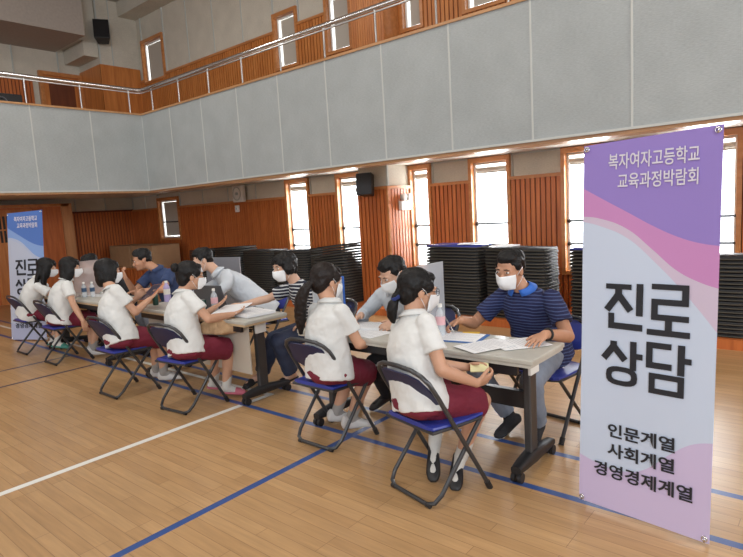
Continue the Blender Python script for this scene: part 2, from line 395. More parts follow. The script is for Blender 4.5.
def slats(name, runs, m, pitch=.072, face=.053, depth=.018, axis='x', out=-1, plane=YW, back=True):
    # runs: (a, b, z0, z1) ; slats stand in front of the plane
    s = MB(); k = MB()
    for a, b, z0, z1 in runs:
        if b - a < .03: continue
        n = max(1, round((b - a) / pitch)); p = (b - a) / n
        for i in range(n):
            u = a + p * (i + .5); h = p * face / pitch / 2
            if axis == 'x': s.box((u - h, plane + out * depth, z0), (u + h, plane, z1))
            else: s.box((plane, u - h, z0), (plane + out * depth, u + h, z1))
        if axis == 'x': k.box((a, plane - .004 * -out * -1 if False else plane, z0), (b, plane + .03, z1))
        else: k.box((plane - .03, a, z0), (plane, b, z1))
    o = struct(s.build(name, m)); 
    if back: struct(k.build(name + '_backing', M_['slatback']))
    return o
def runs_between(wins, x0, x1, z0, z1, zs):
    out = []; x = x0
    for (a, b), (c, d) in sorted(zip(wins, zs)):
        out.append((x, a - .05, z0, z1)); 
        out.append((a - .05, b + .05, z0, min(c - .05, z1)))
        if d + .06 < z1: out.append((a - .05, b + .05, d + .06, z1))
        x = b + .05
    out.append((x, x1, z0, z1)); return out
slats('wall_window_side_wainscot', runs_between(LOW, X0, X1, .1, 1.84, LZ), M_['slat'])
slats('wall_window_side_upper_wainscot', runs_between(LOW, X0, X1, 3.0, 4.84, UZ), M_['slat_up'])
tr = MB()
edges = [X0] + [v for ab in sorted(LOW) for v in (ab[0] - .05, ab[1] + .05)] + [X1]
for i in range(0, len(edges), 2):
    tr.box((edges[i], YW - .035, 1.84), (edges[i + 1], YW + .03, 1.885))
    tr.box((edges[i], YW - .035, 4.84), (edges[i + 1], YW + .03, 4.885))
struct(tr.build('trim_1', M_['trimwood']))
# cream seams in the grey cloth above the panelling
sm = MB()
for i in range(0, len(edges), 2):
    a, b = edges[i], edges[i + 1]
    for e in (a + .012, b - .012):
        sm.box((e - .012, YW + .005, 1.885), (e + .012, YW + .03, ZS)); sm.box((e - .012, YW + .005, 4.885), (e + .012, YW + .03, ZC))
    sm.box((a, YW + .005, ZS - .025), (b, YW + .03, ZS))
    n = int((b - a) / .98)
    for j in range(1, n + 1):
        u = a + (b - a) * j / (n + 1)
        sm.box((u - .008, YW + .015, 1.885), (u + .008, YW + .032, ZS)); sm.box((u - .008, YW + .015, 4.885), (u + .008, YW + .032, ZC))
struct(sm.build('trim_2', M_['seam']))
struct(MB().box((X0, 6.28, 0), (X1, YW, .1)).build('baseboard_window_side', M_['slat']))

def window(n, a, b, z0, z1, upper=False):
    r = bpy.data.objects.new('window_%d' % n, None); col.objects.link(r); r.location = ((a + b) / 2, YW, z0); struct(r)
    og = V(r.location)
    f = MB(); t = .05
    f.box((a - t, YW - .04, z0 - t), (a, YW + .30, z1 + t)); f.box((b, YW - .04, z0 - t), (b + t, YW + .30, z1 + t))
    f.box((a, YW - .04, z1 - .02), (b, YW + .30, z1 + t)); f.box((a, YW - .04, z0 - t), (b, YW + .30, z0))
    f.build('window_frame', M_['trimwood'], r, origin=og)
    f = MB(); f.box((a, YW + .05, z0), (a + .03, YW + .29, z1 - .02)); f.box((b - .03, YW + .05, z0), (b, YW + .29, z1 - .02)); f.box((a + .03, YW + .05, z1 - .05), (b - .03, YW + .29, z1 - .02)); f.box((a + .03, YW + .05, z0), (b - .03, YW + .29, z0 + .03))
    f.build('window_sash', M_['white'], r, origin=og)
    MB().box((a + .03, YW + .16, z0 + .03), (b - .03, YW + .168, z1 - .05)).build('pane', M_['pane'], r, origin=og)
    if not upper and n != 7:
        MB().tube([(a + .02, YW + .09, z1 - .12), (b - .02, YW + .09, z1 - .12)], .035, 12).box((a + .02, YW + .085, z1 - .17), (b - .02, YW + .095, z1 - .1)).build('roller_blind', M_['blind'], r, origin=og)
        for z in (1.25, .95):
            MB().tube([(a + .02, YW + .05, z), (b - .01, YW + .05, z)], .014, 8).ell((a + .03, YW + .045, z), ((.03, 0, 0), (0, .03, 0), (0, 0, .03)), 10, 8).build('guard_rail', M_['tube'], r, origin=og)
    else:
        MB().box((a + .075, YW + .08, z0 + .05), (b - .01, YW + .09, z1 - .06)).build('roller_blind', M_['blind'], r, origin=og)
        z = z0 + (.38 if not upper else 0)
        if not upper: MB().tube([(a + .02, YW + .05, z), (b - .01, YW + .05, z)], .014, 8).build('guard_rail', M_['tube'], r, origin=og)
for i, ((a, b), z) in enumerate(zip(LOW, LZ)): window(i + 1, a, b, *z)
for i, ((a, b), z) in enumerate(zip(LOW, UZ)): window(i + 8, a, b, *z, upper=True)

# pillar between the windows (slatted below, cloth above)
PX0, PX1, PY = -5.88, -5.27, 6.72
p = MB().box((PX0 + .02, PY + .02, .1), (PX1 - .02, YW + .03, ZS)); struct(p.build('wall_pillar', M_['greywall']))
slats('wall_pillar_front_wainscot', [(PX0, PX1, .1, 1.84)], M_['slat'], plane=PY + .0, back=False)
slats('wall_pillar_side_wainscot', [(PY, YW - .05, .1, 1.84)], M_['slat'], axis='y', out=1, plane=PX1 - .02, back=False)
struct(MB().box((PX0, PY + .001, .1), (PX1 - .021, PY + .021, 1.84)).box((PX1 - .021, PY + .001, .1), (PX1 - .019, YW, 1.84)).build('wall_pillar_backing', M_['slatback']))
struct(MB().box((PX0 - .01, PY - .035, 1.84), (PX1 + .015, PY + .03, 1.885)).box((PX1 - .02, PY + .03, 1.84), (PX1 + .015, YW, 1.885)).box((PX1 - .025, PY - .024, .1), (PX1 + .003, PY + .01, 1.84)).build('trim_3', M_['trimwood']))
struct(MB().box((PX1 - .035, PY + .005, 1.885), (PX1 - .005, PY + .035, ZS)).build('trim_4', M_['seam']))
# the same pillar upstairs
struct(MB().box((-5.98, 6.92, 3.0), (-5.34, YW + .03, ZC)).build('wall_upper_pillar', M_['trimwood']))
slats('wall_upper_pillar_wainscot', [(-5.98, -5.34, 3.0, ZC)], M_['slat_up'], pitch=.045, face=.038, depth=.008, plane=6.92, back=False)

# balcony: slab, fronts, cap, seams
sl = MB().box((XB, YB + .12, ZS), (X1, YW + .03, ZS + .25)).box((X0 - .03, Y0, ZS), (XB - .12, YW + .03, ZS + .25))
struct(sl.build('ceiling_under_balcony', M_['soffit']))
struct(MB().box((XB, YB + .1, 2.9), (X1, YW, 3.0)).box((X0, Y0, 2.9), (XB - .02, YW, 3.0)).build('floor_balcony', M_['ceil']))
struct(MB().box((XB - .12, YB, ZBB), (X1, YB + .12, ZBT)).build('wall_balcony_front', M_['balc']))
struct(MB().box((XB - .12, Y0, ZBB), (XB, YB + .12, ZBT)).build('wall_balcony_end_front', M_['balc']))
cp = MB().box((XB - .14, YB - .02, ZBT), (X1, YB + .15, ZBT + .03)).box((XB - .14, Y0, ZBT), (XB + .02, YB + .1, ZBT + .03))
struct(cp.build('trim_5', M_['capwood']))
lw = MB().box((XB - .12, YB - .012, ZBB - .012), (X1, YB + .13, ZBB + .012)).box((XB - .12, Y0, ZBB - .012), (XB + .012, YB, ZBB + .012))
struct(lw.build('trim_6', M_['seam']))
lw = MB().box((XB - .12, YB + .02, ZBB - .045), (X1, YB + .24, ZBB - .012)).box((XB - .24, Y0, ZBB - .045), (XB - .02, YB + .1, ZBB - .012))
struct(lw.build('trim_7', M_['capwood']))
se = MB()
for i in range(0, 18):
    u = -10.1 + .952 * i
    if u < X1: se.box((u - .01, YB - .006, ZBB), (u + .01, YB + .01, ZBT))
for i in range(0, 15):
    u = 5.6 - .95 * i
    if u > Y0 and i: se.box((XB - .01, u - .01, ZBB), (XB + .006, u + .01, ZBT))
struct(se.build('trim_8', M_['seam']))

# hand rail
rail = thing('balcony_railing', 'polished steel handrail on thin posts running along the balcony top', 'railing', (XB, YB, ZBT + .03))
ro = V((XB, YB, ZBT + .03)); ZR = 3.985
MB().tube([(XB - .06, Y0 + .1, ZR), (XB - .06, YB - .04, ZR), (XB - .03, YB + .03, ZR), (XB + .04, YB + .06, ZR), (X1 - .1, YB + .06, ZR)], .032, 14).build('handrail', M_['chrome'], rail, 'auto', origin=ro)
MB().tube([(XB - .06, Y0 + .1, ZR - .055), (XB - .06, YB - .04, ZR - .055), (XB - .03, YB + .03, ZR - .055), (XB + .04, YB + .06, ZR - .055), (X1 - .1, YB + .06, ZR - .055)], .012, 10).build('lower_rail', M_['steel'], rail, 'auto', origin=ro)
for x in [-9.78 + .88 * i for i in range(0, 14)]:
    MB().tube([(x, YB + .06, ZBT + .03), (x, YB + .06, ZR)], .013, 8).build('post', M_['steel'], rail, 'auto', origin=ro)
for y in [5.42 - .865 * i for i in range(0, 9)]:
    MB().tube([(XB - .06, y, ZBT + .03), (XB - .06, y, ZR)], .013, 8).build('post', M_['steel'], rail, 'auto', origin=ro)

# end wall panelling, lower and upper
slats('wall_end_wainscot', [(5.62, YW, .1, 1.86)], M_['slat'], axis='y', out=1, plane=X0)
struct(MB().box((X0, 5.6, 1.86), (X0 + .035, YW, 1.9)).build('trim_9', M_['slatback']))
# projecting wooden bay on the left of the end wall with grilled door
bay = MB().box((X0, Y0, 0), (X0 + .55, 5.5, 2.08)); struct(bay.build('wall_end_bay', M_['slat']))
struct(MB().box((X0 + .3, 5.34, 0), (X0 + .6, 5.56, 2.08)).build('trim_10', M_['woodlight']))
struct(MB().box((X0 + .54, Y0, 2.02), (X0 + .6, 5.5, 2.08)).build('trim_11', M_['trimwood']))
dr = bpy.data.objects.new('door_1', None); col.objects.link(dr); dr.location = (X0 + .55, 4.35, 0); struct(dr)
MB().box((X0 + .55, 3.95, 0), (X0 + .575, 4.75, 1.98)).build('door_leaf', M_['slat_up'], dr, origin=dr.location)
g_ = MB()
for i in range(9): g_.box((X0 + .575, 4.05 + .075 * i, 1.3), (X0 + .59, 4.075 + .075 * i, 1.85))
g_.box((X0 + .575, 4.02, 1.55), (X0 + .592, 4.7, 1.58))
g_.build('grille', M_['slat_up'], dr, origin=dr.location)
MB().box((X0 + .5752, 4.03, 1.3), (X0 + .579, 4.7, 1.85)).build('grille_backing', M_['black'], dr, origin=dr.location)
se = MB()
for y in (5.9, 6.62): se.box((X0 - .03, y - .01, 1.9), (X0 + .004, y + .01, ZS))
for y in (.9, 1.9, 2.9, 3.9, 4.95, 5.9): se.box((X0 - .03, y - .01, 4.86), (X0 + .004, y + .01, 5.56))
struct(se.build('trim_12', M_['seam']))
slats('wall_end_upper_wainscot', [(Y0, 5.3, 3.0, 4.84)], M_['slat'], axis='y', out=1, plane=X0)
# upper corner: pillar, door, dropped ceiling, bulkheads
struct(MB().box((X0 - .03, 6.38, 3.0), (-13.05, YW + .03, ZC)).build('wall_corner_pillar', M_['greywall']))
struct(MB().box((X0, 6.355, 3.0), (-13.03, 6.38, 5.15)).box((-13.05, 6.355, 3.0), (-13.02, YW, 5.15)).build('wall_corner_pillar_wood', M_['slat_up']))
struct(MB().box((-13.056, 6.37, 5.15), (-13.03, 6.4, ZC)).box((-13.056, 6.67, 5.15), (-13.035, 6.69, ZC)).build('trim_13', M_['seam']))
struct(MB().box((X0 - .03, Y0, 5.56), (-12.55, 5.87, ZC)).build('ceiling_balcony_end', M_['ceil']))
struct(MB().box((X0 - .03, 5.88, 5.62), (-13.1, 6.37, ZC)).build('wall_above_beam', M_['greywall']))
struct(MB().box((X0, 6.05, 5.3), (-13.08, 6.37, 5.61)).build('wall_beam', M_['greywall']))
struct(MB().box((X0, 6.9, 6.28), (-8, YW + .03, ZC)).build('ceiling_bulkhead', M_['greywall']))
d2r = bpy.data.objects.new('door_2', None); col.objects.link(d2r); d2r.location = (X0, 5.85, 3.0); struct(d2r)
MB().box((X0, 5.5, 3.0), (X0 + .04, 6.3, 5.0)).build('door_leaf', M_['slat_up'], d2r, origin=d2r.location)
MB().box((X0, 5.42, 3.0), (X0 + .09, 5.5, 4.999)).box((X0, 6.28, 3.0), (X0 + .09, 6.36, 4.999)).box((X0, 5.42, 5.0), (X0 + .09, 6.36, 5.08)).build('door_frame', M_['trimwood'], d2r, origin=d2r.location)
MB().box((X0 + .04, 5.62, 4.0), (X0 + .05, 6.18, 4.85)).build('door_panel', M_['slatback'], d2r, origin=d2r.location)

# hall lamps on the ceiling (above the frame)
for x, y in LAMPS:
    t = thing('hall_lamp', 'round high ceiling lamp of the hall above the frame', 'lamp', (x, y, 6.4), 0, 'high ceiling lamps of the hall')
    MB().loft([((0, 0, .0), (.5, 0, 0), (0, .5, 0)), ((0, 0, .06), (.5, 0, 0), (0, .5, 0)), ((0, 0, .12), (.2, 0, 0), (0, .2, 0)), ((0, 0, .2), (.06, 0, 0), (0, .06, 0))]).build('housing', M_['white'], t)

# ---------------------------------------------------------------- wall fittings
def speaker(loc, rz, tilt, s, label):
    t = thing('wall_speaker', label, 'speaker', loc, rz, 'black wall speakers'); t.rotation_euler = (tilt, 0, rz)
    m = MB().prism([(-.13 * s, -.12 * s), (.13 * s, -.12 * s), (.09 * s, .12 * s), (-.09 * s, .12 * s)], -.17 * s, .17 * s); m.build('cabinet', M_['black'], t, bevel=.008)
    MB().box((-.115 * s, -.128 * s, -.155 * s), (.115 * s, -.12 * s, .155 * s)).build('grille', M_['blackmetal'], t)
    MB().box((-.03, .1 * s, -.03), (.03, .2 * s, .03)).build('bracket', M_['blackmetal'], t)
speaker((-5.55, 6.55, 1.92), math.radians(20), math.radians(-6), .95, 'black box speaker mounted on the cloth-topped pillar under the balcony')
speaker((-12.82, 6.38, 5.80), math.radians(60), math.radians(-12), 1.25, 'black box speaker mounted high on the grey pillar above the balcony corner')

t = thing('emergency_light', 'white twin-head emergency light on the side of the slatted pillar', 'emergency light', (PX1 + .005, 7.07, 1.6))
MB().box((0, -.12, -.09), (.06, .12, .05)).build('battery_box', M_['white'], t, bevel=.008)
for y in (-.05, .07):
    MB().loft([((.02, y, .11), (0, .045, 0), (0, 0, .05)), ((.07, y, .11), (0, .05, 0), (0, 0, .055)), ((.08, y, .11), (0, .04, 0), (0, 0, .045))]).build('lamp_head', M_['white'], t, True)
t = thing('wall_fan', 'white square fan unit fixed at the top of the slatted window wall', 'fan', (-9.53, YW - .03, 2.02))
MB().box((-.16, -.1, -.17), (.16, 0, .17)).build('casing', M_['white'], t, bevel=.02)
MB().tube([(.12 * math.cos(a), -.11, .13 * math.sin(a)) for a in [2 * PI * i / 24 for i in range(24)]], .012, 8, closed=True).loft([((0, -.1, 0), (.035, 0, 0), (0, 0, .035)), ((0, -.13, 0), (.03, 0, 0), (0, 0, .03))]).build('guard_ring', M_['seam'], t, True)
t = thing('wall_switch_box', 'small cream switch box below the white wall fan', 'switch', (-9.66, YW - .03, 1.72))
MB().box((-.05, -.05, -.07), (.05, 0, .07)).build('box_cover', M_['white'], t, bevel=.008)
MB().box((-.015, -.06, -.02), (.015, -.05, .02)).build('rocker', M_['seam'], t)
t = thing('smoke_detector', 'round smoke detector on the soffit under the balcony', 'smoke detector', (-4.0, 6.35, ZS))
MB().loft([((0, 0, 0), (.07, 0, 0), (0, .07, 0)), ((0, 0, -.02), (.065, 0, 0), (0, .065, 0))]).build('base', M_['white'], t, True)
MB().loft([((0, 0, -.02), (.045, 0, 0), (0, .045, 0)), ((0, 0, -.045), (.035, 0, 0), (0, .035, 0))]).build('sensor_cap', M_['seam'], t, True)

# black equipment on the end balcony
t = thing('audio_case', 'black equipment case behind the balcony rail at far left', 'equipment', (-10.9, 3.35, 3.0))
MB().box((-.3, -.35, 0), (.3, .45, .78)).build('case_body', M_['black'], t, bevel=.02)
for y in (-.12, .12): MB().tube([(.31, y + .09 * math.cos(a), .62 + .09 * math.sin(a)) for a in [2 * PI * i / 16 for i in range(16)]], .015, 6, closed=True).build('speaker_ring', M_['laptop'], t, True)

# cardboard boxes and slatted crate at the far corner
t = thing('wooden_crate', 'low slatted wooden crate under the cardboard boxes in the far corner', 'crate', (-12.6, 6.72, 0))
s_ = MB()
for i in range(14): s_.box((-.98 + .145 * i, -.42, .0), (-.88 + .145 * i, -.39, .5))
s_.box((-1, -.39, .0), (1.05, .4, .5)); s_.build('crate_body', M_['slat'], t)
MB().box((-1.03, -.45, .5), (1.08, .42, .53)).build('lid', M_['slat_up'], t)
for x, wd, h, lab in ((-13.1, .98, .50, 'tan cardboard box on the crate, the one nearer the end wall'), (-12.07, .95, .50, 'tan cardboard box on the crate, the one under the small blinded window')):
    t = thing('cardboard_box', lab, 'box', (x, 6.68, .53), 0, 'cardboard boxes in the far corner')
    MB().box((-wd / 2, -.33, 0), (wd / 2, .33, h)).build('carton', M_['cardboard'], t, bevel=.006)
    MB().box((-wd / 2, -.332, h), (wd / 2, -.01, h + .006)).box((-wd / 2, .01, h), (wd / 2, .332, h + .006)).build('flap', M_['cardboard'], t)
    MB().box((-wd / 2 - .002, -.03, h + .006), (wd / 2 + .002, .03, h + .008)).build('packing_tape', M_['kraft'], t)

# ---------------------------------------------------------------- stacks of folded chairs
def flat_chair(seatmat):
    m = MB()
    pts = []
    L, W_ = .80, .44
    for cx, cy, a0 in ((L / 2 - .07, W_ / 2 - .07, 0), (-L / 2 + .07, W_ / 2 - .07, 90), (-L / 2 + .07, -W_ / 2 + .07, 180), (L / 2 - .07, -W_ / 2 + .07, 270)):
        for k in range(4):
            a = math.radians(a0 + 30 * k); pts.append((cx + .07 * math.cos(a), cy + .07 * math.sin(a), .013))
    m.tube(pts, .0085, 6, 0, closed=True)
    m.box((-.385, -.205, .012), (.385, .205, .034), 1).box((-.2, -.19, .034), (.18, .19, .037), 1)
    return m.mesh('stacked_folding_chair', [M_['stacktube'], seatmat], True)
FC = flat_chair(M_['stackseat']); FCB = flat_chair(M_['blue_seat'])
STK = [  # centre x, top z, tilt total (deg), description
    (-4.00, 1.02, -1.2, 'the stack behind the grey partition'),
    (-3.10, .99, -1.0, 'the stack behind the seated man in the striped polo'),
    (-2.02, .96, 0, 'the stack between the bare slatted wall and the purple banner'),
    (-1.10, .92, 0, 'the stack right of the purple banner'),
    (-6.29, 1.0, 8, 'the leaning stack left of the slatted pillar'),
    (-7.18, .95, 1, 'the stack below the second window from the pillar'),
    (-8.05, .93, 0, 'the stack right behind the woman in stripes'),
    (-8.92, .98, 3, 'the stack left of the woman in stripes'),
    (-9.80, .95, 4, 'the farthest low stack of chairs along the wall')]
for ix, (x, zt, tilt, desc) in enumerate(STK):
    n = int(round((zt - .1) / .04))
    for k in range(n):
        top = k == n - 1
        o = bpy.data.objects.new('stacked_folding_chair', FCB if (top and ix in (0, 2)) else FC); col.objects.link(o)
        th = math.radians(tilt * (.75 if tilt > 2 else 1)) * k / n
        if tilt > 2: o.scale = (1, 1, 1.12)
        o.location = (x + random.uniform(-.008, .008), 6.57 + random.uniform(-.01, .01), .1 + k * .04 + (.4 * abs(math.sin(th)) if abs(tilt) > 2 else 0) * .9)
        o.rotation_euler = (0, -th, random.choice((0, PI)) if False else 0)
        if top: lab = 'topmost folded chair on ' + desc
        elif k == 0: lab = 'bottom folded chair of ' + desc
        else: lab = 'black folded chair within ' + desc
        tag(o, lab, 'chair', 'folded chairs of ' + desc)
for x, y, rz, lab in ((-3.78, 6.5, .3, 'loose white paper lying on the chair stack behind the grey partition'), (-3.28, 6.5, -.2, 'loose white papers lying on the chair stack under the window behind the man'), (-2.12, 6.5, .2, 'loose white paper lying on the chair stack left of the purple banner')):
    z = {-3.78: 1.025, -3.28: 1.0, -2.12: .99}[x]
    o = MB().box((-.15, -.1, 0), (.15, .1, .012)).build('paper_sheet', M_['paper']); o.location = (x, y, z); o.rotation_euler = (0, 0, rz); tag(o, lab, 'paper')
# ---------------------------------------------------------------- tables
def table(x0, x1, label, panel=False, edge='tableedge'):
    y0, y1, h = 2.72, 3.17, .72; cx = (x0 + x1) / 2
    t = thing('folding_table', label, 'table', (cx, y0, 0), 0, 'long folding tables of the interview row'); og = V((cx, y0, 0))
    MB().box((x0, y0, h - .028), (x1, y1, h)).build('tabletop', M_['tabletop'], t, origin=og, bevel=.006)
    MB().box((x0 + .01, y0 + .004, h - .045), (x1 - .01, y1 - .004, h - .0285)).build('edge_underside', M_[edge], t, origin=og)
    f = MB().box((x0 + .1, y0 + .03, h - .1), (x1 - .1, y0 + .055, h - .046)).box((x0 + .1, y1 - .055, h - .1), (x1 - .1, y1 - .03, h - .046))
    f.build('top_frame', M_['blackmetal'], t, origin=og)
    if panel: MB().box((x0 + .12, y0 + .09, .25), (x1 - .09, y0 + .105, h - .06)).build('modesty_panel', M_['panelcream'], t, origin=og, bevel=.004)
    else: MB().box((x0 + .14, y0 + .2, .37), (x1 - .14, y0 + .24, .47)).build('modesty_panel', M_['blackmetal'], t, origin=og)
    sh = MB()
    for k in range(5): sh.tube([(x0 + .15, y0 + .12 + .06 * k, h - .13), (x1 - .15, y0 + .12 + .06 * k, h - .13)], .006, 6)
    sh.build('wire_shelf', M_['blackmetal'], t, origin=og)
    for x in (x0 + .12, x1 - .12):
        l = MB().box((x - .022, y0 + .18, .10), (x + .022, y0 + .27, h - .05)).build('leg', M_['tube'], t, origin=og, bevel=.008)
        fb = MB().loft([((x, y0 + .02, .075), (.03, 0, 0), (0, 0, .02)), ((x, y0 + .10, .082), (.036, 0, 0), (0, 0, .03)), ((x, y0 + .225, .09), (.04, 0, 0), (0, 0, .04)), ((x, y0 + .36, .082), (.036, 0, 0), (0, 0, .03)), ((x, y0 + .5, .075), (.03, 0, 0), (0, 0, .02))], 16, 4)
        fo = fb.build('foot', M_['black'], t, 'auto', origin=og)
        for y in (y0 + .04, y0 + .48):
            MB().tube([(x - .03, y, .03), (x - .008, y, .03)], .03, 16).tube([(x + .008, y, .03), (x + .03, y, .03)], .03, 16).box((x - .006, y - .012, .03), (x + .006, y + .012, .07)).build('castor', M_['black'], fo, 'auto', origin=og)
    MB().box((x1 - .105, y0 + .17, h - .14), (x1 - .085, y0 + .28, h - .05)).build('latch', M_['white'], t, origin=og, bevel=.004)
    return t
table(-3.05, -1.24, 'grey topped folding table on castors, nearest the purple banner', False, 'tabletop')
table(-5.47, -3.66, 'folding table with cream front panel in the middle of the row', True)
table(-7.92, -6.11, 'farthest folding table of the row, with two small bottles on it')

# ---------------------------------------------------------------- folding chairs
def folding_chair(loc, rz, label):
    t = thing('folding_chair', label, 'chair', loc, rz, 'blue and black folding chairs at the tables')
    W_ = .215
    # long frame: front feet -> over the backrest
    A = V((0, .20, .012)); B = V((0, -.235, .745))
    p = []
    for s in (-1,):
        p += [A + V((s * W_, 0, 0)), A.lerp(B, .5) + V((s * W_, 0, 0)), A.lerp(B, .80) + V((s * W_, 0, 0))]
    for k in range(9):
        a = PI - PI * k / 8; q = .80 + .20 * (math.sin(a) ** .62)
        if 0 < k < 8: p.append(A.lerp(B, q) + V((W_ * math.copysign(abs(math.cos(a)) ** .62, math.cos(a)), 0, 0)))
    p += [A.lerp(B, .80) + V((W_, 0, 0)), A.lerp(B, .5) + V((W_, 0, 0)), A + V((W_, 0, 0))]
    MB().tube(p, .0125, 10).build('front_frame', M_['tube'], t, 'auto')
    # rear frame: seat front -> rear floor bar (U)
    C = V((0, .17, .41)); D = V((0, -.185, .014)); W2 = .195; p = []
    p += [C + V((-W2, 0, 0)), C.lerp(D, .5) + V((-W2, 0, 0)), C.lerp(D, .86) + V((-W2, 0, 0)), C.lerp(D, .96) + V((-W2 + .018, 0, 0)), D + V((-W2 + .06, 0, 0)), D, D + V((W2 - .06, 0, 0)), C.lerp(D, .96) + V((W2 - .018, 0, 0)), C.lerp(D, .86) + V((W2, 0, 0)), C.lerp(D, .5) + V((W2, 0, 0)), C + V((W2, 0, 0))]
    MB().tube(p, .012, 10).build('rear_frame', M_['tube'], t, 'auto')
    st = [((0, y, .425 + dz), (wx, 0, 0), (0, 0, .014)) for y, wx, dz in ((-.175, .15, .004), (-.165, .185, .0), (-.05, .20, -.004), (.10, .205, -.004), (.185, .20, 0), (.205, .17, .0))]
    MB().loft(st, 20, 5).build('seat', M_['blue_seat'], t, 'auto')
    MB().tube([(x, y, .41) for x, y in ((-.19, -.17), (-.2, .0), (-.2, .17), (-.15, .2), (.15, .2), (.2, .17), (.2, 0), (.19, -.17))], .010, 8, closed=True).build('seat_frame', M_['tube'], t, 'auto')
    # curved backrest between the tubes
    bk = MB(); g = []; n = (B - A).normalized(); nn = V((0, n.z, -n.y))
    for i in range(9):
        a = -1 + 2 * i / 8; bow = -.028 * (1 - a * a)
        top = .80 + .185 * max(0, 1 - abs(a) ** 3.2) ** .6; bot = .745 - .03 * (1 - a * a)
        ring = []
        for q, o in ((bot, -.004), (bot, .004), ((top + bot) / 2, .006), (top, .004), (top, -.004), ((top + bot) / 2, -.006)):
            ring.append(A.lerp(B, q) + V((a * (W_ - .012), 0, 0)) - nn * (bow * -1) * 1.0 + nn * o)
        g.append(ring)
    bk.rings(g).build('backrest', M_['navy_back'], t, 'auto')
    for x in (-W_, W_):
        MB().tube([A + V((x, .004, -.010)), A.lerp(B, .045) + V((x, 0, 0))], .017, 10).build('foot_cap', M_['black'], t, 'auto')
    for x in (-W2 + .05, W2 - .05):
        MB().tube([D + V((x - .015, 0, -.001)), D + V((x + .015, 0, -.001))], .0135, 10).build('floor_glide', M_['black'], t, 'auto')
    return t
CH = dict(
    S6=((-1.715, 2.475, 0), -14, 'folding chair under the ponytailed student with navy scrunchie, nearest the camera'),
    S5=((-2.68, 2.665, 0), 0, 'folding chair under the student with the long loose ponytail'),
    S4=((-4.20, 2.51, 0), 6, 'folding chair under the student with a hair bun'),
    S3=((-5.11, 2.41, 0), 0, 'folding chair under the bobbed student holding a tablet'),
    S2=((-6.98, 2.62, 0), 0, 'folding chair second from the far end of the student row'),
    S1=((-7.93, 2.64, 0), 0, 'farthest folding chair of the student row, beside the blue banner'),
    MAN=((-1.53, 3.58, 0), 172, 'blue backed folding chair under the man in the striped polo'),
    WR=((-2.55, 3.62, 0), 180, 'folding chair under the white shirted adult behind the frosted partition'),
    ST=((-3.55, 3.55, 0), 150, 'folding chair under the woman in the striped top'),
    WL=((-4.85, 3.90, 0), 165, 'blue backed folding chair behind the leaning adult in white'),
    BL=((-6.30, 3.75, 0), 180, 'folding chair under the adult in the navy shirt'),
    HD=((-7.35, 3.62, 0), 180, 'folding chair behind the clear partition of the farthest table'))
for k, (l, a, s) in CH.items():
    c_ = folding_chair(l, math.radians(a), s)
    if k in ('MAN', 'WL'): next(ch for ch in c_.children if ch.name.startswith('backrest')).data.materials[0] = M_['blue_seat']

# ---------------------------------------------------------------- people
def ik(a, b, l1, l2, pole):
    a, b = V(a), V(b); d = b - a; L = min(d.length, (l1 + l2) * .995); dn_ = d.normalized()
    b = a + dn_ * L
    x = (l1 * l1 - l2 * l2 + L * L) / (2 * L); h = math.sqrt(max(1e-6, l1 * l1 - x * x))
    p = V(pole); p = (p - dn_ * p.dot(dn_)).normalized()
    return a + dn_ * x + p * h, b

def hand(mb, W, d, n, side, k, curl=.5, spread=.25):
    d = V(d).normalized(); n = V(n); n = (n - d * n.dot(d)).normalized(); s = d.cross(n).normalized() * side
    mb.loft([(W - d * .01, s * .026 * k, n * .019 * k), (W + d * .03 * k, s * .034 * k, n * .017 * k), (W + d * .06 * k, s * .040 * k, n * .015 * k), (W + d * .085 * k, s * .039 * k, n * .012 * k)], 16, 2.6)
    for i, (o, L) in enumerate(((.030, .068), (.0105, .077), (-.0105, .071), (-.030, .056))):
        b = W + d * (.082 - abs(i - 1) * .004) * k + s * o * k
        dd = (d + s * spread * o * 12 * .6).normalized()
        r = .0088 * k if i < 3 else .0078 * k; seg = (.45, .30, .25); c = curl * .35
        for j in range(3):
            e = b + (dd * math.cos(c) + n * math.sin(c)) * L * k * seg[j]
            mb.cone(b, r * (1 - .08 * j), e, r * (1 - .08 * (j + 1)), 8, (True, True)); b = e; c += curl * (.9 + .1 * i)
    b = W + d * .025 * k + s * .030 * k - n * 0; dd = (d * .72 + s * .62 + n * .35 * curl).normalized(); e = b + dd * .042 * k
    mb.cone(b, .0135 * k, e, .0105 * k, 8); dd = (d * .9 + s * .25 + n * .5 * curl).normalized(); mb.cone(e, .0105 * k, e + dd * .030 * k, .0088 * k, 8)

